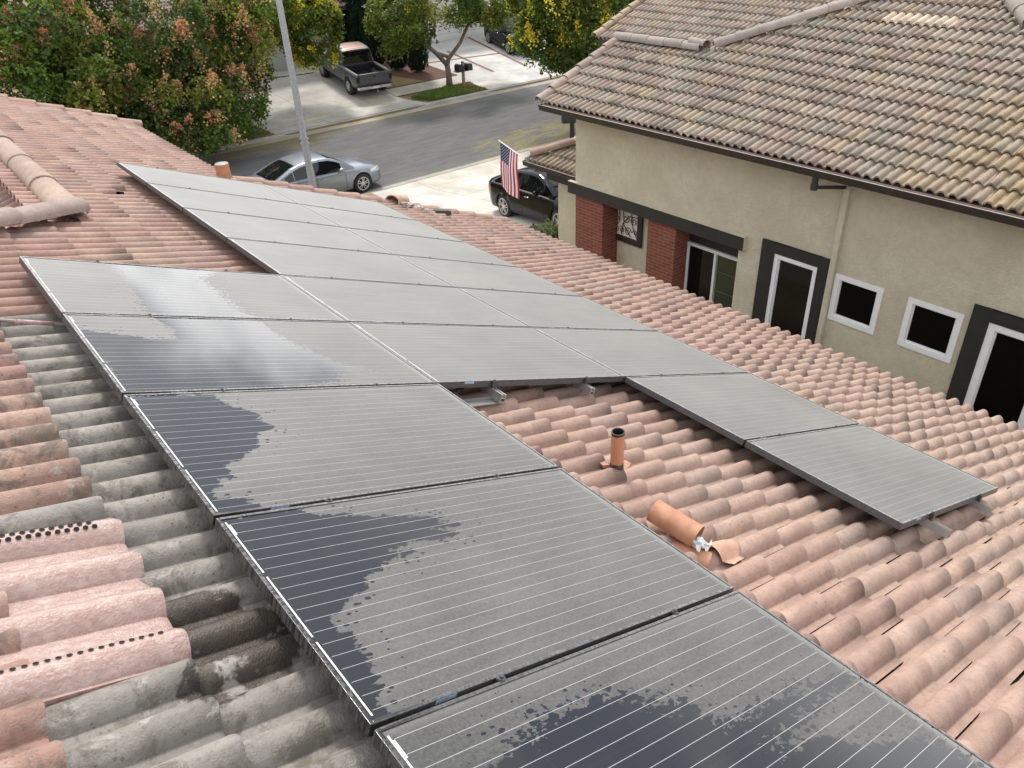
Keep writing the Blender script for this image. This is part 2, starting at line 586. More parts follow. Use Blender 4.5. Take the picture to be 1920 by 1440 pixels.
# ridge, hip and rake caps: half barrels laid in a chain, each its own part
def cap_mesh(p0, p1, up, r0, r1, flat=0.8, n=12, th=0.016, extra=0.10, col=(0.5, 0.35, 0.28)):
    p0, p1, up = Vector(p0), Vector(p1), Vector(up)
    d = (p1 - p0).normalized()
    s = d.cross(up).normalized()
    w = s.cross(d)
    mb = MB()
    P = []
    L = (p1 - p0).length
    secs = [(0, r0), (0.02, r0 * 1.01), (L * 0.5, (r0 + r1) / 2), (L, r1)]
    def ring(q, r, rr):
        return [p0 + d * q + s * math.cos(a) * (r - rr) + w * (math.sin(a) * (r - rr) * flat) for a in [-0.35 + (PI + 0.7) * k / n for k in range(n + 1)]]
    P.append(ring(0, r0, th))
    for q, r in secs:
        P.append(ring(q, r, 0))
    P.append(ring(L, r1, th))
    mb.grid(P, 0, [[col] * (n + 1)] * len(P))
    return mb
def cap_chain(name, p0, p1, up, r, parent, mat, step=0.40, colfn=None, rng=trng, over=0.06, drop=0.006):
    p0, p1 = Vector(p0), Vector(p1)
    L = (p1 - p0).length
    n = max(1, int(L / step))
    d = (p1 - p0) / n
    for i in range(n):
        a = p0 + d * i
        b = a + d * (1 + over / d.length)
        jit = Vector((rng.normal(0, .004), rng.normal(0, .004), rng.normal(0, .003)))
        c = colfn() if colfn else pink(0, 0, 0, 0)
        cap_mesh(a + jit, b + jit - Vector(up) * drop, up, r * 1.02, r * 0.95, col=c).build(name, mat, parent, smooth=True, angle=50)
UPR = (math.sin(SL), 0, math.cos(SL))
def capcol():
    return tuple(np.array((0.37, 0.275, 0.23)) * trng.uniform(0.8, 1.2))
rz = rw(HX, 0, -0.10)
cap_chain('ridge_cap', (rz[0], HY - .02, rz[2]), (rz[0], RY2 + .05, rz[2]), (0, 0, 1), 0.118, roof, MAT['tile_own'], colfn=capcol, step=.95)
hp0, hp1 = Vector(rw(HX + .05, HY + 0.05, -0.07)), Vector(rw(HX - HK * 4.2, HY - 4.2, -0.09))
cap_chain('hip_cap', hp0, hp1, (0, 0.2, 1), 0.112, roof, MAT['tile_own'], colfn=lambda: tuple(np.array((0.30, 0.24, 0.215)) * trng.uniform(0.85, 1.2)))
cap_chain('rake_tile', rw(EX2 + .02, RY1 + .02, -0.155), rw(EX1 - .1, RY1 + .02, -0.155), UPR, 0.10, roof, MAT['tile_own'], step=0.355, drop=0.03)
cap_chain('rake_tile', rw(EX1 + .02, RY2 + .02, -0.155), rw(HX + .1, RY2 + .02, -0.155), UPR, 0.10, roof, MAT['tile_own'], step=0.355, drop=0.03)
# a displaced cap and broken mortar at the corner above the driveway
cap_mesh(rw(4.10, 4.90, -0.10), rw(4.45, 5.13, -0.09), UPR, 0.12, 0.11, col=(0.52, 0.36, 0.29)).build('loose_cap', MAT['tile_own'], roof, smooth=True, angle=50)
mb = MB()
for k in range(16):
    f = k / 25
    c = Vector(rw(4.25 + f * 0.62 + random.gauss(0, .03), 4.80 - f * 0.14 + random.gauss(0, .025), -0.10 - 0.05 * f))
    r = random.uniform(0.02, 0.045) * (1.2 - f * .6)
    mb.obox(c, Vector((r, random.uniform(-.02, .02), random.uniform(-.01, .01))), Vector((random.uniform(-.02, .02), r * .8, 0)), Vector((0, random.uniform(-.01, .01), r * .6)))
mb.build('broken_mortar', plain('mortar', (0.42, 0.36, 0.31), 0.9, var=0.45, scale=18, bump=0.5), roof)
mb = MB()
mb.obox(rw(4.92, 4.70, -0.11), (0.13, -0.02, -0.03), (0.01, 0.045, 0), (0, 0.01, 0.03))
mb.build('flashing', MAT['black_plastic'], roof, bevel=0.006)
# walls, fascia boards
t = NT('own_stucco')
t.set(col=t.mix(t.noise(t.pos(), 2.0, 4), (0.40, 0.36, 0.30), (0.48, 0.44, 0.37)), rough=0.9)
t.bump(t.noise(t.pos(), 60, 4), 0.4)
def under(x):
    X = x
    return RZ - 0.25 - (X) * math.tan(SL)
mb = MB()
xr_ = rw(EX2, 0, -.2)[0] - 0.55
xl_ = rw(EX1, 0, -.2)[0] - 0.35
mb.box((xr_ - .15, -9.5, 0.5), (xr_, RY1 - .25, under(xr_) - .02))
def gable(mb, xa, xb, y0, y1):
    zs = (under(xa) - .03, under(xb) - .03)
    v = [(xa, y0, 0.2), (xb, y0, 0.2), (xb, y0, zs[1]), (xa, y0, zs[0]), (xa, y1, 0.2), (xb, y1, 0.2), (xb, y1, zs[1]), (xa, y1, zs[0])]
    mb.add(v, [(0, 1, 2, 3), (7, 6, 5, 4), (0, 4, 5, 1), (1, 5, 6, 2), (2, 6, 7, 3), (3, 7, 4, 0)])
gable(mb, xl_, xr_ - .151, RY1 - .40, RY1 - .25)
mb.box((xl_ - .15, RY1 - .25, 0.2), (xl_, RY2 - .35, under(xl_) - .02))
gable(mb, apx[0], xl_ - .151, RY2 - .45, RY2 - .30)
mb.build('wall', t.mat, house)
mb = MB()
def board(mb, x0, x1, y, d):
    v = [rw(x0, y, -.21), rw(x1, y, -.21), rw(x1, y, -.21 - d), rw(x0, y, -.21 - d), rw(x0, y - .04, -.21), rw(x1, y - .04, -.21), rw(x1, y - .04, -.21 - d), rw(x0, y - .04, -.21 - d)]
    mb.add(v, [(0, 1, 2, 3), (7, 6, 5, 4), (0, 4, 5, 1), (1, 5, 6, 2), (2, 6, 7, 3), (3, 7, 4, 0)])
board(mb, EX1 - .1, EX2 - .02, RY1 - .03, .16)
board(mb, HX, EX1 - .02, RY2 - .03, .16)
e = rw(EX2 - .06, 0, -.215)
mb.box((e[0] - .04, -7.2, e[2] - .16), (e[0], RY1 - .08, e[2]))
e = rw(EX1 - .06, 0, -.215)
mb.box((e[0] - .04, RY1, e[2] - .16), (e[0], RY2 - .08, e[2]))
mb.build('fascia', MAT['dark_metal'], house)

# ---------------------------------------------------------------- vents standing out of the roof
t = NT('terracotta_paint')
n_ = t.noise(t.obj(), 16, 5)
xs, ys, zs = t.xyz(t.obj())
t.set(col=t.mix(t.ss(n_, .3, .7), (0.40, 0.185, 0.105), (0.52, 0.26, 0.155)), rough=0.55)
MAT['terra'] = t.mat
t = NT('sooty_terracotta')
n_ = t.noise(t.pos(), 22, 6, .7)
z0 = rw(0.60, -2.93, -.15)[2]
xs, ys, zs = t.xyz(t.pos())
soot = t.m('ADD', t.ss(zs, z0 + .10, z0 + .045), t.ss(zs, z0 + .235, z0 + .275))
soot = t.ss(t.m('ADD', soot, t.m('MULTIPLY', t.m('SUBTRACT', n_, .5), 1.3)), .35, .6)
t.set(col=t.mix(soot, t.mix(n_, (0.42, 0.18, 0.095), (0.56, 0.27, 0.15)), (0.022, 0.018, 0.017)), rough=0.6)
b = Vector(rw(0.60, -2.93, -.17))
mb = MB()
mb.lathe([(0.035, -0.02), (0.035, 0.285), (0.036, 0.289), (0.030, 0.289)], 20, c=b)
vp = mb.build('vent_pipe', t.mat, roof, smooth=True, angle=40)
mb = MB()
mb.lathe([(0.0302, 0.03), (0.0, 0.03)], 20, c=b)
mb.lathe([(0.0298, 0.03), (0.0298, 0.2885)], 20, c=b)
mb.build('pipe_bore', MAT['void'], vp)
mb = MB()
mb.lathe([(0.062, -0.012), (0.046, 0.015), (0.038, 0.045), (0.0358, 0.085)], 20, c=b)
mb.build('pipe_boot', plain('lead_boot', (0.06, 0.05, 0.045), 0.7, var=0.5, scale=30), vp, smooth=True)
mb = MB()          # broken bits of tile round the boot
for (dx, dy, a) in ((.10, .03, .4), (-.02, .10, 1.3)):
    c = Vector(rw(0.60 + dx, -2.93 + dy, -.145))
    mb.obox(c, (0.05 * math.cos(a), .05 * math.sin(a), -.01), (-.02 * math.sin(a), .02 * math.cos(a), .004), (0, 0.003, 0.008))
mb.build('tile_shard', plain('shard', (0.42, 0.22, 0.15), .8, var=.3, scale=25), roof)
# flue at the far end of the panels
b = Vector(rw(1.66, 5.22 - .02, -.17)) 
b = Vector(rw(1.60, 5.03, -.17))
mb = MB()
mb.lathe([(0.088, -0.05), (0.088, 0.205), (0.082, 0.212)], 24, c=b)
fl = mb.build('flue_pipe', MAT['terra'], roof, smooth=True, angle=40)
mb = MB()
mb.lathe([(0.082, 0.212), (0.04, 0.220), (0, 0.222)], 24, c=b)
mb.build('flue_cover', plain('flue_grey', (0.22, 0.225, 0.235), .5), fl, smooth=True)
# exhaust vent: half-round hood on a curved skirt
def along(p0, p1, up, prof_fn, n=8, m=14):
    p0, p1, up = Vector(p0), Vector(p1), Vector(up)
    d = (p1 - p0).normalized()
    sd_ = d.cross(up).normalized()
    w = sd_.cross(d)
    P = []
    for i in range(n + 1):
        f = i / n
        row = []
        for j in range(m + 1):
            a, hgt = prof_fn(f, j / m)
            row.append(p0 + (p1 - p0) * f + sd_ * a + w * hgt)
        P.append(row)
    return P
q0, q1 = rw(0.265, -3.42, -.055), rw(0.325, -3.645, -.075)
mb = MB()
def hood(f, g):
    a = -0.62 + (PI + 1.24) * g
    return 0.060 * math.cos(a), 0.060 * math.sin(a)
mb.grid(along(q0, q1, UPR, hood))
mb.grid([[Vector(q0) + (Vector(p) - Vector(q0)) * k for p in along(q0, q1, UPR, hood)[0]] for k in (1, 0.5, 0.02)])
hd = mb.build('vent_hood', MAT['terra'], roof, smooth=True, angle=50)
mb = MB()
mb.grid([[Vector(q1) + (Vector(p) - Vector(q1)) * k - (Vector(q1) - Vector(q0)) * .12 for p in along(q0, q1, UPR, hood)[-1]] for k in (.97, .5, 0.02)])
mb.build('hood_mouth', MAT['void'], hd)
mb = MB()
def skirt(f, g):
    k = 1 - f * .25
    a = PI * g
    return 0.085 * k * math.cos(a), 0.062 * math.sin(a) ** .6 - 0.02
mb.grid(along(rw(0.24, -3.50, -.165), rw(0.36, -3.72, -.165), UPR, skirt))
mb.build('vent_skirt', MAT['terra'], roof, smooth=True, angle=60)
def crest(y):
    tt = (0.1125 - y) % 0.15
    return -0.20 + 0.02 + (0.056 * math.sin(PI * tt / .11) ** .64 if tt < .11 else 0)
mb = MB()          # painted flashing flowing down over the tiles
rows = []
for i in range(31):
    f = i / 40
    x, y = 0.36 + f * 0.26, -3.52 - 0.36 * f - 0.05 * math.sin(f * 5)
    wd = 0.075 - 0.035 * f
    rows.append([rw(x + wd * k * .4, y + wd * k, crest(y + wd * k) + .030 - abs(k) * .004) for k in (-1, -.75, -.5, -.25, 0, .25, .5, .75, 1)])
mb.grid(rows)
mb.build('vent_flashing', plain('salmon_flashing', (0.56, 0.33, 0.23), .6, var=.12, scale=14), roof, smooth=True)
# grey metal strip lying on the tiles in the gap
mb = MB()
mb.obox(rw(0.30, -2.08, -.112), Vector(rw(.19, .02, 0)) - Vector(rw(0, 0, 0)), (0, .028, 0), Vector(UPR) * .003)
mb.obox(rw(0.30, -2.052, -.103), Vector(rw(.19, .02, 0)) - Vector(rw(0, 0, 0)), (0, .003, 0), Vector(UPR) * .012)
mb.build('metal_strip', plain('grey_flashing', (0.25, 0.25, 0.25), .5, metal=.3, var=.15), roof)

# painted vent tile with punched holes
t = NT('wet_pink_paint')
n1 = t.noise(t.scale(t.obj(), (1.0, 2.2, 1.0)), 26, 6, .7, 0.8)
n3 = t.noise(t.obj(), 6, 4)
t.set(col=t.mix(t.ss(n1, .30, .75), (0.34, 0.20, 0.165), (0.50, 0.37, 0.325)), rough=t.m('ADD', 0.10, t.m('MULTIPLY', n3, 0.38)), spec=0.7, coat=.5, coatr=.12)
t.bump(t.m('ADD', t.m('MULTIPLY', n1, .7), t.m('MULTIPLY', t.noise(t.obj(), 120, 4), .6)), 0.9, 0.007)
mb = MB()
bw, pit = 0.122, 0.203
x0v, x1v = -2.60, -1.862
ytop = -2.735
def vprof():
    pts = []
    for i in range(4):
        for k in range(9):
            pts.append((i * pit + bw * k / 8 + .02, 0.052 * math.sin(PI * k / 8) ** .7))
    pts.append((3 * pit + bw + .03, 0))
    pts.append((3 * pit + bw + .036, -.07))
    return pts
VP_ = vprof()
P = []
for f in (0, .25, .5, .75, .97, 1.0):
    P.append([rw(x0v + (x1v - x0v) * f, ytop - tt, -0.178 + hh + (0.018 if f < 1 else .010) + 0.012 * f) for tt, hh in VP_])
P.append([rw(x1v - .002, ytop - tt, -0.185 + hh) for tt, hh in VP_])
mb.grid(P)
av = mb.build('attic_vent', t.mat, roof, smooth=True, angle=50)
mb = MB()
def hole(x, tt, rr):
    i = int(tt / pit)
    k = (tt - i * pit - .02) / bw
    hh = 0.052 * max(0, math.sin(PI * min(max(k, 0), 1))) ** .7
    k2 = k + .04
    h2 = 0.052 * max(0, math.sin(PI * min(max(k2, 0), 1))) ** .7
    f = (x - x0v) / (x1v - x0v)
    base = -0.178 + .018 + .012 * f
    c = Vector(rw(x, ytop - tt, base + hh))
    ty = (Vector(rw(x, ytop - tt - .04 * bw, base + h2)) - c).normalized()
    tx = Vector((math.cos(SL), 0, -math.sin(SL)))
    nn = tx.cross(ty).normalized()
    if nn.z < 0:
        nn = -nn
    vs = [c + nn * .0022 + tx * rr * math.cos(2 * PI * q / 10) + ty * rr * math.sin(2 * PI * q / 10) for q in range(10)]
    mb.add(vs, [tuple(range(10))])
for i in range(24):
    for rI, tt in enumerate((0.058, 0.078, 0.098)):
        hole(x1v - .085 - i * .0265 - (rI == 1) * .013, tt, 0.0085)
mb.build('vent_holes', MAT['void'], av)
mb = MB()
for i in range(26):
    hole(x1v - .065 - i * .025, 3 * pit + .068, 0.0075)
mb.build('vent_holes', MAT['void'], av)

# a scrap of white plastic under the hood
mb = MB()
P = []
for i in range(9):
    row = []
    for j in range(9):
        row.append(rw(0.29 + .013 * j + random.gauss(0, .003), -3.60 - .011 * i + random.gauss(0, .003), -.105 + random.uniform(-.012, .018) + .02 * math.sin(i * 1.1) * math.sin(j * .9)))
    P.append(row)
mb.grid(P)
pb = mb.build('plastic_scrap', plain('white_plastic', (0.85, 0.87, 0.86), .35, var=.1, scale=30), None)
tag(pb, 'crumpled white plastic stuffed under the orange vent hood', 'plastic')

# ---------------------------------------------------------------- solar panels
PL, PD, PT = 1.6402, 0.992, 0.040       # length across the slope, depth, frame height
def panel_glass_mat():
    t = NT('dusty_panel_glass')
    p = t.obj()
    x, y, z = t.xyz(p)
    ny = t.m('MULTIPLY', y, -1.0)
    # silver ribbons along the length
    fr = t.m('FRACT', t.m('MULTIPLY', t.m('SUBTRACT', ny, 0.016), 18 / 0.96))
    ln = t.m('LESS_THAN', t.m('ABSOLUTE', t.m('SUBTRACT', fr, 0.5)), 0.014)
    ln = t.m('MULTIPLY', ln, t.m('MULTIPLY', t.m('GREATER_THAN', x, 0.032), t.m('LESS_THAN', x, 1.602)))
    # faint joints between cells
    cx = t.m('FRACT', t.m('MULTIPLY', t.m('SUBTRACT', x, 0.03), 10 / 1.572))
    gap = t.m('LESS_THAN', cx, 0.012)
    cy = t.m('FRACT', t.m('MULTIPLY', t.m('SUBTRACT', ny, 0.016), 6 / 0.96))
    gap = t.m('MAXIMUM', gap, t.m('LESS_THAN', cy, 0.010))
    cell = t.mix(t.m('MULTIPLY', gap, 0.35), (0.0075, 0.0085, 0.0125), (0.03, 0.03, 0.035))
    cell = t.mix(ln, cell, (0.42, 0.42, 0.43))
    # white joining strips along the uphill edge, broken every two cells
    sy = t.m('FRACT', t.m('MULTIPLY', t.m('SUBTRACT', ny, 0.016), 3 / 0.96))
    st = t.m('MULTIPLY', t.m('GREATER_THAN', x, 0.019), t.m('LESS_THAN', x, 0.0245))
    st = t.m('MULTIPLY', st, t.m('MULTIPLY', t.m('GREATER_THAN', sy, 0.035), t.m('LESS_THAN', sy, 0.965)))
    # paper serial strip in the upper corner
    lb = t.m('MULTIPLY', t.m('MULTIPLY', t.m('GREATER_THAN', x, 0.0235), t.m('LESS_THAN', x, 0.031)), t.m('MULTIPLY', t.m('GREATER_THAN', ny, 0.045), t.m('LESS_THAN', ny, 0.105)))
    cell = t.mix(t.m('MAXIMUM', st, lb), cell, (0.75, 0.75, 0.74))
    # dust film: thicker in drifts, along the low edge, and it hides more at a slant
    wp = t.pos()
    lw = t.n('LayerWeight', {'Blend': 0.5}).outputs['Facing']
    slant = t.m('POWER', lw, 2.2)
    grit = t.noise(wp, 95, 3, .7)
    d = t.m('ADD', 0.125, t.m('MULTIPLY', t.m('SUBTRACT', t.noise(wp, 1.5, 5), 0.5), 0.25))
    d = t.m('ADD', d, t.m('MULTIPLY', t.m('SUBTRACT', t.noise(t.scale(wp, (1, 8, 1)), 3.0, 5), 0.5), 0.16))
    d = t.m('ADD', d, t.m('MULTIPLY', t.m('SUBTRACT', grit, 0.5), 0.30))
    low = t.m('MAXIMUM', t.ss(x, 1.585, 1.625), t.m('MULTIPLY', t.ss(ny, 0.05, 0.008), 0.5))
    d = t.m('ADD', d, t.m('MULTIPLY', low, 0.25))
    d = t.m('ADD', d, t.m('MULTIPLY', slant, 0.64), clamp=True)
    dusty = t.mix(t.m('MULTIPLY', d, t.m('SUBTRACT', 1.0, t.m('MULTIPLY', t.m('MAXIMUM', ln, st), 0.12))), cell, t.mix(t.noise(wp, 0.9, 4), (0.36, 0.352, 0.325), (0.42, 0.412, 0.385)))
    # wet patches where it has been hosed: signed distance stored on the mesh, edge broken by noise
    sdf = t.attr('sdf', 'Fac')
    run = t.noise(t.scale(wp, (1.0, 2.2, 1)), 9, 5, .65, 0.5)
    e = t.m('ADD', sdf, t.m('MULTIPLY', t.m('SUBTRACT', run, 0.5), 0.09))
    e = t.m('ADD', e, t.m('MULTIPLY', t.m('SUBTRACT', t.noise(wp, 42, 4, .7), 0.5), 0.035))
    spk = t.attr('spk', 'Fac')
    sp1 = t.m('MULTIPLY', t.m('SUBTRACT', t.noise(t.scale(wp, (.8, 1.25, 1)), 46, 3, .62, .4), 0.5), t.m('MULTIPLY', spk, 0.62))
    e = t.m('ADD', e, t.m('MULTIPLY', sp1, t.ss(t.noise(wp, 2.6, 2), .34, .56)))
    wet = t.ss(e, -0.004, 0.004)
    # drops ahead of the edge
    vor = t.n('TexVoronoi', {'Vector': t.scale(wp, (0.8, 1.3, 1)), 'Scale': 34.0, 'Randomness': 1.0})
    near = t.ss(t.m('ADD', sdf, t.m('MULTIPLY', t.m('SUBTRACT', t.noise(wp, 3.2, 3), .5), .22)), -0.20, 0.02)
    drop = t.m('LESS_THAN', vor.outputs['Distance'], t.m('MULTIPLY', near, t.m('ADD', 0.16, t.m('MULTIPLY', t.xyz(vor.outputs['Color'])[0], 0.24))))
    drop = t.m('MULTIPLY', drop, t.m('GREATER_THAN', near, 0.12))
    drop = t.m('MULTIPLY', drop, t.m('GREATER_THAN', t.xyz(vor.outputs['Color'])[1], 0.35))
    wet = t.m('MAXIMUM', wet, drop)
    t.set(col=t.mix(wet, dusty, t.mix(0.012, cell, (0.3, 0.3, 0.32))), rough=t.m('SUBTRACT', t.m('ADD', 0.40, t.m('MULTIPLY', grit, .2)), t.m('MULTIPLY', wet, 0.44)), ior=1.5, spec=t.m('ADD', 0.42, t.m('MULTIPLY', wet, 0.1)))
    t.bump(grit, t.m('MULTIPLY', t.m('SUBTRACT', 1.0, wet), 0.12), 0.002)
    return t.mat
MAT['glass_panel'] = panel_glass_mat()
t = NT('panel_frame')
g1 = t.noise(t.scale(t.pos(), (2, 2, 9)), 30, 5, .7)
nrm = t.n('NewGeometry').outputs['Normal']
upness = t.n('VectorMath', {0: nrm, 1: UPR}, operation='DOT_PRODUCT').outputs['Value']
dust_glint = t.m('MULTIPLY', t.ss(g1, .28, .7), t.m('ADD', .16, t.m('MULTIPLY', t.m('MULTIPLY', t.ss(upness, .5, .9), .85), t.ss(t.n('LayerWeight', {'Blend': .5}).outputs['Facing'], .3, .85))))  # dust, plus glancing light painted pale on the upward faces
fx, fy, fz = t.xyz(t.pos())
drip = t.ss(t.noise(t.scale(t.pos(), (1, 26, 2.0)), 3.0, 4, .6), .42, .56)
wetf = t.m('MULTIPLY', t.ss(fy, -0.9, -2.0), t.m('MULTIPLY', t.m('MULTIPLY', drip, .8), t.ss(fx, -1.3, -1.5)))
t.set(col=t.mix(wetf, t.mix(dust_glint, (0.035, 0.035, 0.037), (0.50, 0.495, 0.48)), (0.012, 0.012, 0.013)), rough=t.m('SUBTRACT', 0.42, t.m('MULTIPLY', wetf, .25)), metal=0.1)
MAT['frame'] = t.mat
MAT['frame_drip'] = None
MAT['clamp'] = plain('clamp_metal', (0.09, 0.09, 0.09), 0.35, metal=0.6, var=0.25, scale=40)
MAT['blue_label'] = plain('pale_label', (0.32, 0.40, 0.55), 0.5, var=0.25, scale=90)

def frame_mb():
    mb = MB()
    fw = 0.011
    mb.box((0, -PD, -PT), (fw, 0, 0))
    mb.box((PL - fw, -PD, -PT), (PL, 0, 0))
    mb.box((fw, -fw, -PT), (PL - fw, 0, 0))
    mb.box((fw, -PD, -PT), (PL - fw, -PD + fw, 0))
    return mb
def glass_mb(poly_=None):
    nx, ny = (82, 50) if poly_ else (2, 2)
    mb = MB()
    xs_ = np.linspace(0.010, PL - 0.010, nx)
    ys_ = np.linspace(-0.010, -PD + 0.010, ny)
    X, Y = np.meshgrid(xs_, ys_, indexing='ij')
    mb.grid([[(X[i, j], Y[i, j], -0.0035) for j in range(ny)] for i in range(nx)])
    if poly_:
        s = sdf_poly(np.c_[X.ravel(), Y.ravel()], np.array(poly_))
    else:
        s = np.full(nx * ny, -1.0)
    return mb, s
def sdf_poly(P, V):
    d = np.full(len(P), 1e9)
    inside = np.zeros(len(P), bool)
    for a, b in zip(V, np.roll(V, -1, 0)):
        e = b - a
        w = P - a
        tt = np.clip((w @ e) / max(e @ e, 1e-12), 0, 1)
        d = np.minimum(d, np.hypot(*(w - tt[:, None] * e).T))
        c1 = (a[1] > P[:, 1]) != (b[1] > P[:, 1])
        xi = (b[0] - a[0]) * (P[:, 1] - a[1]) / (b[1] - a[1] + 1e-12) + a[0]
        inside ^= c1 & (P[:, 0] < xi)
    return np.where(inside, d, -d)
WET = {4: [(-1.177, 0.009), (-1.155, -0.283), (-1.185, -0.629), (-1.198, -0.953), (-1.126, -1.004), (-0.6, -0.977), (-0.67, -0.882), (-0.669, -0.718), (-0.66, -0.437), (-0.665, -0.233), (-0.509, -0.041)], 5: [(-1.621, -1.192), (-1.58, -1.253), (-1.435, -1.308), (-1.318, -1.366), (-1.205, -1.363), (-1.16, -1.216), (-1.212, -1.054), (-1.207, -1.011), (-0.614, -1.059), (-0.612, -1.273), (-0.568, -1.385), (-0.501, -1.576), (-0.462, -1.707), (-0.289, -1.777), (-0.522, -1.856), (-0.593, -1.947), (-0.876, -2.021), (-1.642, -2.016)], 6: [(-1.637, -2.04), (-1.272, -2.055), (-1.258, -2.157), (-1.207, -2.21), (-1.155, -2.293), (-1.196, -2.326), (-1.158, -2.391), (-1.171, -2.433), (-1.252, -2.469), (-1.285, -2.573), (-1.34, -2.601), (-1.392, -2.655), (-1.484, -2.696), (-1.466, -2.736), (-1.492, -2.788), (-1.541, -2.788), (-1.542, -2.832), (-1.587, -2.853), (-1.598, -2.909), (-1.539, -2.918), (-1.491, -2.968), (-1.467, -3.036), (-1.633, -3.025)], 7: [(-1.635, -3.042), (-1.349, -3.042), (-1.32, -3.107), (-1.186, -3.136), (-0.814, -3.26), (-0.891, -3.278), (-0.801, -3.312), (-0.948, -3.307), (-0.848, -3.368), (-1.034, -3.362), (-1.201, -3.379), (-1.088, -3.408), (-1.231, -3.445), (-1.329, -3.489), (-1.381, -3.545), (-1.454, -3.575), (-1.533, -3.638), (-1.548, -3.695), (-1.509, -3.703), (-1.528, -3.752), (-1.511, -3.795), (-1.546, -3.883), (-1.539, -3.93), (-1.591, -3.969), (-1.567, -3.99), (-1.585, -4.012), (-1.582, -4.033), (-1.638, -4.039)], 8: [(-1.445, -4.277), (-1.379, -4.255), (-1.301, -4.235), (-1.236, -4.205), (-1.127, -4.214), (-1.031, -4.214), (-0.911, -4.245), (-0.83, -4.317), (-0.738, -4.328), (-0.733, -4.389), (-0.728, -4.451), (-0.646, -4.46), (-0.509, -4.468), (-0.267, -4.491), (-0.054, -4.513), (-0.045, -4.562), (-0.175, -4.559), (-0.419, -4.573), (-0.635, -4.599), (-0.445, -4.647), (-0.35, -4.727), (-0.223, -4.773), (-0.072, -4.826), (-0.04, -4.981), (-0.534, -5.197), (-1.812, -4.683)]}
# the underside sheet keeps panels from being see-through from below
MAT['backsheet'] = plain('backsheet', (0.05, 0.05, 0.05), .7)
ORD = ['topmost', 'second', 'third', 'fourth', 'fifth', 'sixth', 'seventh', 'lowest']
LBL = {(0, 4): 'wet solar panel at the top left corner, a cloud reflected between its dry sides',
       (0, 5): 'hosed solar panel second down the left column, almost half of it wet and mirroring cloud',
       (0, 6): 'solar panel third down the left column, wet along its left edge in a ragged lobe',
       (0, 7): 'large foreground solar panel with a dark pointed wet stain running from its upper left corner',
       (0, 8): 'nearest solar panel at the bottom edge, dark and wet with speckled drops'}
for r in range(6):
    LBL[(1, r)] = ['pale dusty solar panel furthest up the middle column, beside the orange flue', 'dry dusty solar panel second from the top of the middle column',
                   'dry dusty solar panel third from the top of the middle column', 'dry dusty solar panel fourth in the middle column, just above the wet corner panel',
                   'dry dusty solar panel fifth in the middle column, right of the cloud-mirroring corner panel', 'dusty solar panel ending the middle column, its lower rim over the gap with bare tiles'][r]
for r in range(8):
    LBL[(2, r)] = ['furthest solar panel of the right column, touching the broken roof edge', 'dry solar panel second from the far end of the right column', 'dry solar panel third from the far end of the right column',
                   'dry solar panel fourth from the far end of the right column', 'dry solar panel fifth from the far end of the right column', 'dry solar panel of the right column level with the last middle panel',
                   'dusty solar panel of the right column beside the open gap and the sooty pipe', 'dusty solar panel ending the right column, its corner jutting over bare tiles'][r]
proto = None
GRP = 'solar panels on the pink roof'
def clamp_mb(x, y, end=False):
    mb = MB()
    mb.lathe([(0.0, 0.009), (0.006, 0.009), (0.006, 0.004), (0.013, 0.003), (0.013, 0.0005), (0.0, 0.0005)], 12, c=(x, y, 0))
    mb.box((x - .014, y - .010, -.05), (x + .014, y + .010 - .002, 0.0004))
    if end:
        mb.box((x - .016, y - .012, -.075), (x + .016, y - .006, 0.002))
    return mb
for c in range(3):
    for r in {0: range(4, 9), 1: range(0, 6), 2: range(0, 8)}[c]:
        loc = rw((c - 1) * PW, (4 - r) * PH - 0.009)
        has_next = not ((c == 0 and r == 8) or (c == 1 and r == 5) or (c == 2 and r == 7))
        wetp = WET.get(r) if c == 0 else None
        if wetp is None and proto is not None and has_next:
            t_ = copy_tree(proto)
            t_.location = loc
        else:
            t_ = thing('solar_panel', '', 'solar panel', loc, (0, SL, 0), GRP)
            mb = frame_mb()
            mb.build('frame', MAT['frame'], t_, local=True, bevel=0.0012)
            mb, s_ = glass_mb([(x - (c - 1) * PW, y - ((4 - r) * PH - 0.009)) for x, y in wetp] if wetp else None)
            g_ = mb.build('glass', MAT['glass_panel'], t_, local=True)
            at = g_.data.attributes.new('sdf', 'FLOAT', 'POINT')
            at.data.foreach_set('value', s_.astype(np.float32))
            at = g_.data.attributes.new('spk', 'FLOAT', 'POINT')
            at.data.foreach_set('value', np.full(len(s_), {4: .55, 5: .42, 6: .16, 7: .12, 8: .62}[r] if wetp else 0.0, dtype=np.float32))
            mb = MB()
            mb.box((0.011, -PD + .011, -.010), (PL - .011, -.011, -.006))
            mb.build('backsheet', MAT['backsheet'], t_, local=True)
            for x in (0.42, 1.24):
                clamp_mb(x, -PD - 0.009, not has_next).build('clamp', MAT['clamp'], t_, local=True, smooth=True, angle=30)
            if r == 4 and c == 0 or r == 0 and c > 0:
                for x in (0.42, 1.24):
                    clamp_mb(x, 0.009).build('clamp', MAT['clamp'], t_, local=True, smooth=True, angle=30)
            mb = MB()
            mb.box((0.20, -PD - 0.0012, -.016), (0.27, -PD - 0.0004, -.002))
            mb.build('sticker', MAT['blue_label'], t_, local=True)
            if wetp is None and has_next and proto is None and not (r == 0):
                proto = t_
        t_['label'] = LBL[(c, r)]

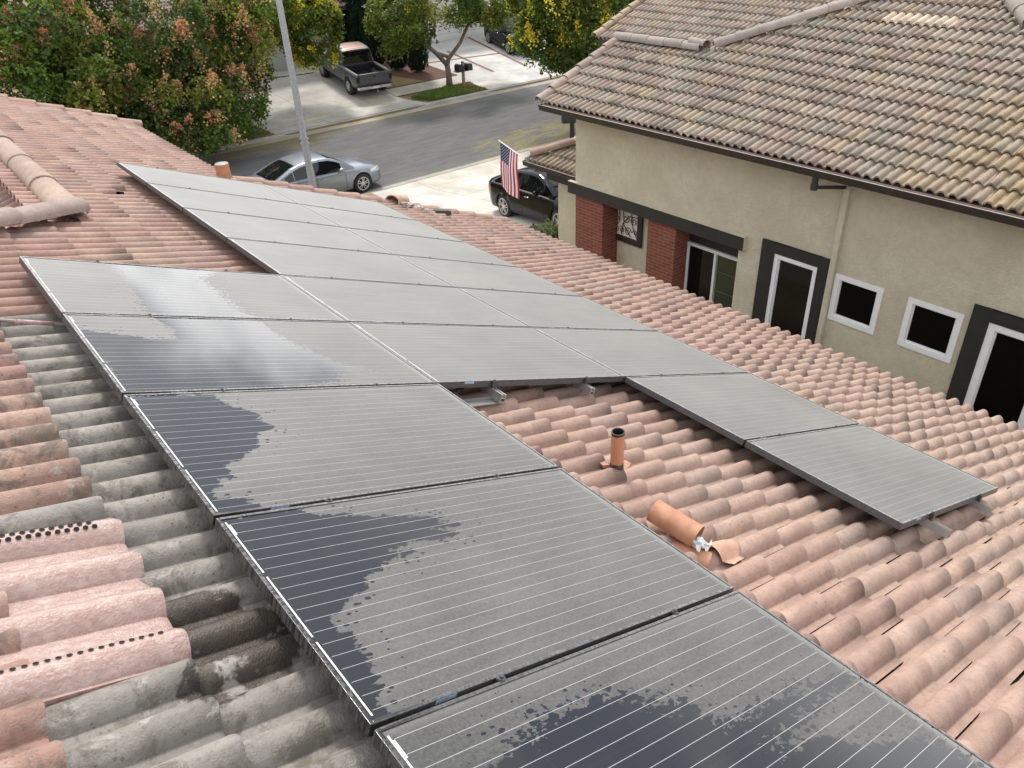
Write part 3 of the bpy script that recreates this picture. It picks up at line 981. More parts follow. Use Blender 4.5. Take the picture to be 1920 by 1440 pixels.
# rails under the panels, seen where the rows end
for c, x, y0, y1, lab in ((1, 0.42, 4.0, -2.13, 'aluminium rail under the middle column, its end showing at the left of the gap'),
                          (1, 1.24, 4.0, -2.10, 'aluminium rail under the middle column, its end showing at the right of the gap'),
                          (2, 0.42, 4.0, -4.16, 'aluminium rail under the right column, nearer of the two ends by the jutting corner'),
                          (2, 1.24, 4.0, -4.13, 'aluminium rail under the right column, further of the two ends by the jutting corner')):
    xx = (c - 1) * PW + x
    t_ = thing('mounting_rail', lab, 'rail', rw(xx, y1), (0, SL, 0), 'rails carrying the solar panels')
    mb = MB()
    L_ = y1 - y0
    a, b_ = 0.0, -L_
    mb.box((-.018, 0, -.090), (.018, b_, -.086))
    mb.box((-.018, 0, -.086), (-.014, b_, -.046))
    mb.box((.014, 0, -.086), (.018, b_, -.046))
    mb.box((-.018, 0, -.046), (-.006, b_, -.042))
    mb.box((.006, 0, -.046), (.018, b_, -.042))
    mb.box((-.014, 0, -.068), (.014, b_, -.065))
    mb.build('rail', MAT['alu'], t_, local=True)
    for k in range(4 if c == 1 else 6):
        yy = 0.35 + k * 1.2
        mb = MB()
        mb.box((-.026, yy - .022, -.150), (-.0185, yy + .022, -.05))
        mb.box((-.070, yy - .022, -.156), (-.0185, yy + .022, -.150))
        mb.lathe([(0, .004), (.008, .004), (.008, 0)], 8, axis='x', c=(-.032, yy, -.07))
        mb.build('foot_bracket', MAT['alu'], t_, local=True)

# cleaning pole lying across the tiles at the left edge
cp = thing('cleaning_pole', 'thin grey cleaning pole lying on the tiles at the left, one end under the panels', 'pole', rw(-1.7, -.86, -.1))
p0, p1 = Vector(rw(-3.2, -.66, -.105)), Vector(rw(-1.45, -.90, -.108))
mb = MB()
mb.tube([p0, p0.lerp(p1, .72)], .0125, 12)
mb.tube([p0.lerp(p1, .72), p1], .0100, 12)
mb.build('shaft', plain('pole_grey', (0.26, 0.235, 0.20), .4, var=.12), cp, smooth=True, angle=40)
mb = MB()
mb.tube([p0.lerp(p1, .79), p0.lerp(p1, .89)], .0115, 12)
mb.build('pink_band', plain('pole_band', (0.42, 0.28, 0.28), .5, var=.35, scale=90), cp, smooth=True)
mb = MB()
cl = p0.lerp(p1, .735)
mb.obox(cl + Vector((0, -.022, 0)), (.03, .002, -.012), (0, .011, .004), (0, 0, .013))
mb.tube([cl + Vector((.01, -.04, .004)), cl + Vector((.035, -.045, -.006))], .010, 10)
mb.tube([cl + Vector((-.03, 0, .0)), cl + Vector((.03, -.004, -.012))], .0175, 12)
mb.build('pole_lock', MAT['black_plastic'], cp, smooth=True, angle=40)

# ---------------------------------------------------------------- the neighbour's house
nb = thing('stucco_house', 'beige stucco house next door with dark trim, brick pillars and weathered tile roof', 'house', (11.0, 0.0, 1.2))
XW, XR = 9.2, 9.66
t = NT('beige_stucco')
f = t.noise(t.pos(), 1.1, 5, .6)
f2 = t.noise(t.pos(), 9, 6, .72, .6)
f3 = t.noise(t.scale(t.pos(), (1, 5, 0.6)), 1.6, 4, .6)
c_ = t.mix(t.ss(f, .3, .72), (0.62, 0.565, 0.43), (0.74, 0.69, 0.535))
c_ = t.mix(t.m('MULTIPLY', t.ss(f3, .55, .75), .35), c_, (0.56, 0.49, 0.385))
t.set(col=t.mix(t.m('MULTIPLY', t.ss(f2, .35, .7), .6), c_, (0.57, 0.52, 0.395)), rough=0.92, spec=.2)
h_ = t.m('ADD', t.noise(t.pos(), 26, 4, .6), t.m('MULTIPLY', t.noise(t.pos(), 85, 4, .6), .7))
t.bump(h_, 1.0, .03)
MAT['stucco'] = t.mat
t = NT('red_brick')
p = t.pos()
xs, ys, zs = t.xyz(p)
v = t.n('CombineXYZ', {0: t.m('ADD', xs, ys), 1: zs, 2: 0.0}).outputs[0]
br = t.n('TexBrick', {'Vector': v, 'Color1': (0.175, 0.048, 0.030, 1), 'Color2': (0.235, 0.070, 0.042, 1), 'Mortar': (0.30, 0.19, 0.145, 1), 'Scale': 1.0,
                      'Mortar Size': 0.0042, 'Mortar Smooth': 0.2, 'Bias': 0.0, 'Brick Width': 0.24, 'Row Height': 0.068})
n_ = t.noise(p, 30, 5, .7)
t.set(col=t.mix(t.m('MULTIPLY', t.ss(n_, .4, .7), .35), br.outputs['Color'], (0.15, 0.04, 0.025)), rough=.8)
t.bump(t.m('SUBTRACT', n_, br.outputs['Fac']), .5, .008)
MAT['brick'] = t.mat

def wall_x(mb, X, y0, y1, z0, z1, holes, depth):
    """a wall face on the plane X (seen from -X) with openings and their reveals"""
    ys_ = sorted({y0, y1, *[h[0] for h in holes], *[h[1] for h in holes]})
    zs_ = sorted({z0, z1, *[h[2] for h in holes], *[h[3] for h in holes]})
    for a, b in zip(ys_, ys_[1:]):
        for c, d in zip(zs_, zs_[1:]):
            m_ = ((a + b) / 2, (c + d) / 2)
            if any(h[0] < m_[0] < h[1] and h[2] < m_[1] < h[3] for h in holes):
                continue
            mb.add([(X, a, c), (X, b, c), (X, b, d), (X, a, d)], [(0, 3, 2, 1)])
    for h in holes:
        if len(h) > 4:
            continue
        dd = h[4] if len(h) > 4 else depth
        a, b, c, d = h[:4]
        mb.add([(X, a, c), (X, b, c), (X, b, d), (X, a, d), (X + dd, a, c), (X + dd, b, c), (X + dd, b, d), (X + dd, a, d)],
               [(0, 1, 5, 4), (1, 2, 6, 5), (2, 3, 7, 6), (3, 0, 4, 7)])
HOLES = [(4.55, 5.80, 0.9, 3.43, 0.459), (2.43, 3.85, 0.9, 3.43, 0.459), (0.88, 1.70, 1.45, 3.545), (-0.245, 0.565, 2.745, 3.55), (-1.45, -0.635, 2.745, 3.555), (-2.65, -1.79, 1.45, 3.57)]
mb = MB()
wall_x(mb, XW, -9.0, 6.63, 0.5, 5.17, HOLES, 0.07)
mb.box((XW + .075, 6.48, 3.5), (15.0, 6.63, 5.17))
mb.add([(XW + .08, 6.629, 5.17), (12.7, 6.629, 5.17), (10.95, 6.629, 5.95)], [(0, 1, 2)])
mb.build('wall', MAT['stucco'], nb)
mb = MB()
mb.box((XR, 1.9, 0.5), (XR + .1, 6.4, 3.43))
mb.build('porch_back_wall', MAT['stucco'], nb)
mb = MB()
mb.box((9.75, 6.635, 0.5), (9.95, 7.785, 3.66))
mb.box((9.951, 7.60, 0.5), (15.0, 7.785, 3.66))
mb.build('garage_wall', MAT['stucco'], nb)
for y0, y1 in ((5.80, 6.61), (3.85, 4.55)):
    mb = MB()
    mb.box((XW - .012, y0, 0.6), (XR - .003, y1, 3.425))
    mb.build('brick_pillar', MAT['brick'], nb)
mb = MB()
mb.box((XW - .085, 2.285, 3.435), (XW - .002, 6.775, 3.685))
bm_ = mb.build('beam', MAT['stucco'], nb)
mb = MB()
mb.box((XW - .089, 2.29, 3.432), (XW - .0855, 6.778, 3.670))
mb.box((XW - .084, 2.30, 3.4285), (XR, 6.77, 3.4345))
mb.build('beam_face', MAT['black_paint'], bm_)

def window(name, X, y0, y1, z0, z1, glass, fw=0.075, trim=None, mull=None, label=None, inset=.045):
    mb = MB()
    x0 = X + .001
    a, b = X - 0.018, X + inset
    mb.box((a, y0, z0), (b, y0 + fw, z1))
    mb.box((a, y1 - fw, z0), (b, y1, z1))
    mb.box((a, y0 + fw, z0), (b, y1 - fw, z0 + fw))
    mb.box((a, y0 + fw, z1 - fw), (b, y1 - fw, z1))
    # inner step of the sash
    s = fw * 1.0
    g = 0.022
    mb.box((X + .015, y0 + s, z0 + s), (b, y0 + s + g, z1 - s))
    mb.box((X + .015, y1 - s - g, z0 + s), (b, y1 - s, z1 - s))
    mb.box((X + .015, y0 + s + g, z0 + s), (b, y1 - s - g, z0 + s + g))
    mb.box((X + .015, y0 + s + g, z1 - s - g), (b, y1 - s - g, z1 - s))
    w = mb.build(name, MAT['white_vinyl'], nb, bevel=0.004)
    if label:
        w['label'] = label
    if not isinstance(glass, list):
        glass = [(y0, y1, glass)]
    for ya, yb, gm in glass:
        mb = MB()
        mb.box((b - .006, ya + s * .5, z0 + s * .5), (b - .002, yb - s * .5, z1 - s * .5))
        mb.build('pane', gm, w)
    if mull:
        mb = MB()
        mb.box((X - .005, mull - .025, z0 + fw), (b - .008, mull + .025, z1 - fw))
        mb.build('mullion', MAT['white_vinyl'], w)
    if trim:
        ty0, ty1, tz0, tz1 = trim
        mb = MB()
        q0, q1 = X - .03, X - .0008
        mb.box((q0, ty0, tz0), (q1, y0 - .004, tz1))
        mb.box((q0, y1 + .004, tz0), (q1, ty1, tz1))
        mb.box((q0, y0 - .004, z1 + .004), (q1, y1 + .004, tz1))
        mb.build('window_trim', MAT['black_paint'], w, bevel=0.006)
    return w
window('window', XW, 0.88, 1.70, 1.45, 3.545, MAT['glass_dark'], trim=(0.675, 1.965, 1.3, 3.745))
window('window', XW, -0.245, 0.565, 2.745, 3.55, MAT['glass_black'], fw=.085)
window('window', XW, -1.45, -0.635, 2.745, 3.555, MAT['glass_black'], fw=.085)
window('window', XW, -2.65, -1.79, 1.45, 3.57, MAT['glass_black'], fw=.10, trim=(-2.90, -1.54, 1.3, 3.77))
sl = window('sliding_door', XR - .075, 2.20, 3.90, 1.0, 3.03, [(3.21, 3.90, MAT['glass_dark']), (2.20, 3.17, MAT['glass_green'])], fw=.055, mull=3.19)
mb = MB()
for z in (2.62, 2.22, 1.85):
    mb.box((XR - .0395, 2.25, z - .006), (XR - .0365, 3.165, z + .006))
mb.build('blind_slat', plain('pale_blind', (0.11, 0.13, 0.09), .6, var=.1), sl)
mb = MB()
mb.box((XR - .045, 2.0, 3.035), (XR - .001, 3.849, 3.427))
mb.build('door_header', MAT['black_paint'], nb)  # the header's shadow is put into its colour as black
# wrought iron panel in the porch
mb = MB()
y0, y1, z0, z1 = 5.087, 6.05, 2.507, 3.425
a, b = XR - .05, XR - .001
fw = .125
mb.box((a, y0, z0), (b, y0 + fw, z1))
mb.box((a, y1 - fw, z0), (b, y1, z1))
mb.box((a, y0 + fw, z0), (b, y1 - fw, z0 + fw))
gr = mb.build('iron_grille', MAT['black_paint'], nb, bevel=.005)
mb = MB()
mb.box((XR - .012, y0 + fw, z0 + fw), (XR - .002, y1 - fw, z1))
mb.build('grille_panel', plain('pale_panel', (0.80, 0.76, 0.68), .8, var=.05), gr)
mb = MB()
def curl(cy, cz, r, a0, turns, sgn):
    pts = []
    for i in range(26):
        q = i / 25
        rr = r * (1 - .78 * q)
        a_ = a0 + sgn * turns * 2 * PI * q
        pts.append((XR - .032, cy + rr * math.cos(a_), cz + rr * math.sin(a_)))
    mb.tube(pts, .0075, 6)
for (cy, cz, r, a0, tn, sg) in ((5.29, 3.28, .075, 0, 1.3, 1), (5.46, 3.25, .085, PI, 1.3, -1), (5.32, 3.02, .09, 1, 1.4, -1), (5.55, 3.02, .10, 2, 1.4, 1), (5.28, 2.78, .065, 0, 1.2, 1),
                               (5.48, 2.76, .10, PI, 1.4, -1), (5.66, 2.76, .07, 1, 1.2, 1), (5.72, 3.25, .09, 0, 1.3, 1), (5.80, 3.0, .09, 2, 1.3, -1), (5.80, 2.75, .07, 0, 1.3, 1)):
    curl(cy, cz, r, a0, tn, sg)
for pts in (((5.22, 2.66), (5.36, 2.90), (5.40, 3.14), (5.37, 3.40)), ((5.22, 3.12), (5.45, 3.10), (5.62, 2.92), (5.66, 2.66)), ((5.40, 2.66), (5.60, 2.88), (5.62, 3.15), (5.55, 3.40)), ((5.92, 2.66), (5.72, 2.95), (5.74, 3.2), (5.90, 3.4))):
    mb.tube([(XR - .032, y_, z_) for y_, z_ in pts], .008, 6)
mb.build('iron_scroll', MAT['black_paint'], gr, smooth=True)

# roofs
m_ = math.tan(SL)
cs, sn = math.cos(SL), math.sin(SL)
def nbf(X0, Z0):
    return lambda a, b, u: (X0 - a * cs - u * sn, b, Z0 - a * sn + u * cs)
NBC = [(0.36, 0.29, 0.235), (0.39, 0.315, 0.25), (0.315, 0.27, 0.23), (0.36, 0.285, 0.24), (0.385, 0.335, 0.275), (0.33, 0.295, 0.25), (0.345, 0.275, 0.23), (0.385, 0.325, 0.27)]
nrng = np.random.default_rng(21)
def nb_col(x, y, k, j):
    c = np.array(NBC[nrng.integers(len(NBC))]) * nrng.uniform(.85, 1.0)
    d = math.hypot((x + 1.2) / 1.9, (y + 1.9) / 2.1)
    w = max(0.0, 1.15 - d) * nrng.uniform(.2, 1.0)
    w = min(1, w + (0.25 if nrng.random() < .08 else 0))
    return tuple(c * (1 - w) + np.array((0.37, 0.28, 0.135)) * w)
def nb_keep(a, b):
    X = 8.72 - a * cs
    if b > 7.16 or a > 0.02:
        return False
    if b > 4.9:
        return X < 10.93
    return X - 10.93 < (4.9 - b) * 1.0 + .12
nf = nbf(8.72, 5.315)
mb = MB()
tiles(mb, nf, -7.2, 0.0, -9.0, 7.16, nb_keep, nb_col, nrng, 0.0, 0.06, u0=-.06, lift=.05)
nr = mb.build('roof', MAT['tile_nb'], nb, smooth=True, angle=50)
mb = MB()
def quad(mb, fr, pts, u):
    mb.add([fr(a, b, u) for a, b in pts], [tuple(range(len(pts)))])
quad(mb, nf, [(-.03, 7.1), (-2.36, 7.1), (-2.36, 4.9), (-7.2, 4.9 - 4.7), (-7.2, -9), (-.03, -9)], -.068)
mb.build('roof_felt', MAT['underlay'], nr)
def nbcap():
    return tuple(np.array((0.30, 0.265, 0.24)) * nrng.uniform(.85, 1.2))
def nbrake():
    return tuple(np.array((0.33, 0.26, 0.225)) * nrng.uniform(.85, 1.2))
UPN = (-sn, 0, cs)
zr = 5.315 + m_ * (10.95 - 8.72)
cap_chain('ridge_cap', (10.95, 5.0, zr + .045), (10.95, 7.22, zr + .045), (0, 0, 1), .125, nr, MAT['tile_nb'], colfn=nbcap, rng=nrng)
cap_mesh((11.0, 5.30, zr + .10), (10.98, 4.92, zr + .09), (0.3, 0, 1), .125, .12, col=(0.29, 0.255, 0.235)).build('ridge_cap', MAT['tile_nb'], nr, smooth=True, angle=50)
cap_chain('hip_cap', (11.05, 4.80, zr + .10), (15.0, 0.9, zr + m_ * 4.0 + .10), (-.2, 0.2, 1), .125, nr, MAT['tile_nb'], colfn=nbcap, rng=nrng)
cap_chain('rake_tile', nf(0.03, 7.19, 0.03), nf(-2.36, 7.19, 0.03), UPN, .105, nr, MAT['tile_nb'], step=.355, colfn=nbrake, rng=nrng, drop=.03)
cap_chain('hip_cap', nf(-(12.60 - 8.72) / cs, 0.00, .06), nf(-(13.75 - 8.72) / cs, 1.10, .06), UPN, .145, nr, MAT['tile_nb'], colfn=lambda: (0.31, 0.275, 0.24), rng=nrng)
# the set of newer, paler tiles
mb = MB()
tiles(mb, nf, -4.5, -4.2, 1.45, 2.05, lambda a, b: abs(a + 4.24) < .17, lambda *q: (0.60, 0.51, 0.40), nrng, 0.0, 0.06, u0=-.045, lift=.05)
pale = [f for f in range(0)]
mb.build('pale_tiles', MAT['tile_nb'], nr, smooth=True, angle=50)
# far wing
ff = nbf(14.2, 5.50)
mb = MB()
tiles(mb, ff, -6.6, 0.0, 2.5, 11.2, lambda a, b: b < 11.15 and a < .02, nb_col, nrng, 0.0, 0.1, u0=-.06, lift=.032)
wr = mb.build('far_wing_roof', MAT['tile_nb'], nb, smooth=True, angle=50)
mb = MB()
quad(mb, ff, [(-.03, 11.1), (-6.6, 11.1), (-6.6, 2.5), (-.03, 2.5)], -.068)
mb.build('roof_felt', MAT['underlay'], wr)
cap_chain('rake_tile', ff(0.03, 11.2, 0.03), ff(-6.5, 11.2, 0.03), UPN, .105, wr, MAT['tile_nb'], step=.355, colfn=lambda: tuple(np.array((0.40, 0.32, 0.23)) * nrng.uniform(.85, 1.2)), rng=nrng, drop=.03)
mb = MB()
mb.box((14.8, 5.0, 0.6), (15.0, 10.7, 5.35))
mb.box((15.001, 10.55, 0.3), (20.0, 10.7, 5.35))
mb.build('far_wing_wall', MAT['stucco'], nb)
mb = MB()
mb.box((14.22, 3.0, 5.30), (14.26, 11.1, 5.43))
mb.box((14.26, 3.0, 5.28), (14.80, 11.1, 5.30))
mb.build('far_wing_fascia', MAT['dark_metal'], nb)
# garage roof
gf = nbf(9.31, 3.78)
mb = MB()
def gk(a, b):
    X = 9.31 - a * cs
    return a < .02 and b < 8.42 - (X - 9.31) * .9 + .05 and b > 6.72
tiles(mb, gf, -3.0, 0.0, 5.6, 8.42, gk, nb_col, nrng, 0.0, 0.03, u0=-.05, lift=.03)
def gf2(a, b, u):
    return (b, 8.40 + a * cs + u * sn, 3.78 - a * sn + u * cs)
tiles(mb, gf2, -1.8, 0.0, 9.3, 15.2, lambda a, b: a < .02 and (b - 9.31) > -a * .95 + .15, nb_col, nrng, 0.0, 0.05, u0=-.05, lift=.03)
grf = mb.build('garage_roof', MAT['tile_nb'], nb, smooth=True, angle=50)
mb = MB()
mb.add([gf(-.03, 6.64, -.06), gf(-.03, 8.36, -.06), gf(-1.95, 6.64, -.06)], [(0, 1, 2)])
mb.add([(9.34, 8.37, 3.71), (15.2, 8.37, 3.71), (15.2, 6.64, 4.39), (11.1, 6.64, 4.39)], [(0, 1, 2, 3)])
mb.build('roof_felt', MAT['underlay'], grf)
cap_chain('hip_cap', (9.40, 8.30, 3.89), (11.0, 6.66, 3.89 + .392 * 1.62), (-.2, .2, 1), .115, grf, MAT['tile_nb'], step=.33, colfn=lambda: tuple(np.array((0.33, 0.235, 0.19)) * nrng.uniform(.85, 1.35)), rng=nrng)

def gutter(mb, pts_x, y0, y1, ztop, mi=(0, 1), w=.115, h=.115):
    """an open K-shaped channel along Y; lip nearest -X"""
    x = pts_x
    sec = [(x, ztop), (x + .004, ztop - .03), (x + .03, ztop - h), (x + w, ztop - h), (x + w, ztop)]
    inn = [(x + w - .006, ztop), (x + w - .006, ztop - h + .012), (x + .034, ztop - h + .012), (x + .010, ztop - .03), (x + .008, ztop)]
    loop = sec + inn
    n = len(loop)
    vs = [(px_, y0, pz_) for px_, pz_ in loop] + [(px_, y1, pz_) for px_, pz_ in loop]
    fo = [(i, i + 1, n + i + 1, n + i) for i in range(4)]
    fi = [(i, i + 1, n + i + 1, n + i) for i in range(5, 9)]
    mb.add(vs, fo, mi[0])
    mb.add(vs, fi + [(9, 0, n, n + 9), (4, 5, n + 5, n + 4)], mi[1])
    for yy, o in ((y0, 0), (y1, n)):
        mb.add([(px_, yy, pz_) for px_, pz_ in sec], [(0, 1, 2, 3, 4)], mi[0])
lipm = plain('gutter_lip', (0.62, 0.58, 0.54), .4, var=.08)
mb = MB()
gutter(mb, 8.645, -9.0, 7.15, 5.255)
gt = mb.build('gutter', [MAT['dark_metal'], MAT['gutter_cream']], nb)
mb = MB()
mb.box((8.6445, -9.0, 5.2555), (8.658, 7.15, 5.2585))
mb.build('gutter_lip', lipm, gt)
mb = MB()
gutter(mb, 9.255, 6.64, 8.45, 3.735)
gt2 = mb.build('garage_gutter', [MAT['dark_metal'], MAT['gutter_cream']], nb)
mb = MB()
mb.box((9.2545, 6.64, 3.7355), (9.264, 8.45, 3.7385))
mb.build('gutter_lip', lipm, gt2)
mb = MB()
mb.box((8.77, -9.0, 5.13), (8.80, 7.12, 5.27))
mb.box((8.80, -9.0, 5.175), (XW + .3, 7.10, 5.195))
mb.box((9.375, 6.635, 3.58), (9.40, 8.36, 3.73))
mb.box((9.401, 6.636, 3.66), (15.2, 8.32, 3.70))
mb.box((9.401, 8.32, 3.58), (15.2, 8.35, 3.73))
mb.build('eave_board', MAT['dark_metal'], nb)
mb = MB()
mb.box((9.55, 6.64, 3.36), (9.748, 7.95, 3.655))
mb.build('corner_bracket', MAT['black_paint'], nb)
# rainwater pipe
mb = MB()
mb.lathe([(.048, 0), (.048, -.11), (.056, -.115), (.056, -.20), (.02, -.205), (0, -.205)], 14, c=(8.71, .92, 5.145))
ol = mb.build('gutter_outlet', MAT['black_plastic'], nb, smooth=True, angle=40)
mb = MB()
mb.tube([(8.71, .90, 4.985), (9.10, .64, 4.95)], .028, 8)
mb.build('outlet_pipe', MAT['dark_metal'], ol, smooth=True, angle=40)
mb = MB()
mb.box((XW - .075, .575, 1.0), (XW - .004, .665, 4.96))
mb.box((XW - .080, .570, 4.86), (XW - .003, .670, 4.97))
mb.box((XW - .080, .570, 4.72), (XW - .003, .670, 4.745))
mb.build('downspout', MAT['stucco'], nb, bevel=.006)
# garage door facing the street
mb = MB()
mb.box((10.4, 7.787, 1.1), (14.4, 7.82, 3.2))
for k in range(1, 4):
    mb.box((10.4, 7.8201, 1.1 + k * .525 - .008), (14.4, 7.824, 1.1 + k * .525 + .008))
mb.build('garage_door', MAT['white_vinyl'], nb)

# flag on its pole at the garage corner
fb, ft = Vector((9.36, 8.30, 3.70)), Vector((9.365, 9.40, 3.98))
fl = thing('flag', 'American flag hanging from a white pole above the black sedan', 'flag', fb)
mb = MB()
mb.tube([fb - (ft - fb) * .15, ft], .0125, 10)
mb.lathe([(0, -.02), (.018, -.012), (.026, .004), (.018, .022), (0, .03)], 10, c=ft)
mb.build('flag_pole', plain('white_pole', (0.75, 0.74, 0.72), .35, var=.05), fl, smooth=True)
FU, FV = 26, 40
hoist, fly = 0.66, 1.06
du = (fb - ft).normalized()
def flagpt(i, j):
    s_ = i / FU * hoist
    q = j / FV * fly
    base = ft + du * (.03 + s_)
    wob = .03 * math.sin(s_ * 9 + q * 1.5) * (.3 + q) + .012 * math.sin(q * 7 + s_ * 4)
    return base + Vector((wob - .05 * q, -.035 * q * (s_ / hoist - .2), -q))
red, white, blue = (0.42, 0.018, 0.045), (0.72, 0.70, 0.72), (0.018, 0.022, 0.085)
fm = [plain('flag_red', red, .8, var=.08), plain('flag_white', white, .8, var=.05), plain('flag_blue', blue, .8, var=.1)]
mb = MB()
for i in range(FU):
    for j in range(FV):
        stripe = int((i + .5) / FU * 13)
        in_u = i < FU * 7 / 13 and j < FV * .4
        mi = 2 if in_u else (0 if stripe % 2 == 0 else 1)
        mb.add([flagpt(i, j), flagpt(i + 1, j), flagpt(i + 1, j + 1), flagpt(i, j + 1)], [(0, 1, 2, 3)], mi)
fc = mb.build('flag_cloth', fm, fl, smooth=True)
mb = MB()
for row in range(9):
    for cl in range(6 if row % 2 == 0 else 5):
        i = (row + 1) / 10 * FU * 7 / 13
        j = (cl * 2 + 1 + (row % 2)) / 12 * FV * .4
        c0 = flagpt(i, j)
        for sgn in (-1, 1):
            vs = []
            for k in range(10):
                a = PI / 2 + k * PI / 5
                r = .017 if k % 2 == 0 else .007
                vs.append(c0 + Vector((sgn * .004, 0, 0)) + du * (r * math.cos(a)) + Vector((0, 0, r * math.sin(a))))
            mb.add(vs, [tuple(range(10))])
mb.build('flag_stars', fm[1], fc)

# ---------------------------------------------------------------- vehicles
def paint(name, col, metal=0.0, rough=0.25, coat=0.8, var=.04):
    t = NT(name)
    n_ = t.noise(t.obj(), 3.0, 4)
    t.set(col=t.mix(n_, tuple(c * (1 - var) for c in col), tuple(c * (1 + var) for c in col)), metal=metal, rough=rough, coat=coat, coatr=.05)
    return t.mat

def wheel(parent, x, y, r, w, rimr, spokes, name='wheel'):
    s = 1 if y > 0 else -1
    hub = MB()
    hub.lathe([(0.0, y - s * .03), (rimr * .98, y - s * .03), (rimr * .98, y - s * w * .8), (0, y - s * w * .8)], 20, axis='y', c=(x, 0, r))
    wo_ = hub.build(name, MAT['void'], parent, local=True)
    ty = MB()
    yo, yi = y, y - s * w
    ty.lathe([(rimr, yo - s * .012), (rimr + .015, yo), (r - .03, yo - s * .004), (r, yo - s * .03), (r, yi + s * .03), (r - .03, yi), (rimr, yi)], 28, axis='y', c=(x, 0, r))
    ty.build('tyre', MAT['black_rubber'], wo_, smooth=True, angle=50, local=True)
    rm = MB()
    rm.lathe([(rimr * 1.0, yo - s * .012), (rimr * 1.0, yo - s * .002), (rimr * .90, yo - s * .006), (rimr * .88, yo - s * .035)], 28, axis='y', c=(x, 0, r))
    rm.lathe([(0, yo - s * .008), (rimr * .20, yo - s * .010), (rimr * .24, yo - s * .03)], 16, axis='y', c=(x, 0, r))
    for k in range(spokes):
        a = 2 * PI * k / spokes + .2
        d = Vector((math.cos(a), 0, math.sin(a)))
        q = Vector((-math.sin(a), 0, math.cos(a)))
        for off in (-.16, .16):
            c = Vector((x, yo - s * .020, r)) + d * rimr * .55 + q * rimr * off * .8
            rm.obox(c, d * rimr * .38 + q * rimr * off * .35, q * rimr * .055, (0, .010, 0))
    rm.build('rim', MAT['rim_metal'], wo_, smooth=True, angle=35, local=True)
    return wo_

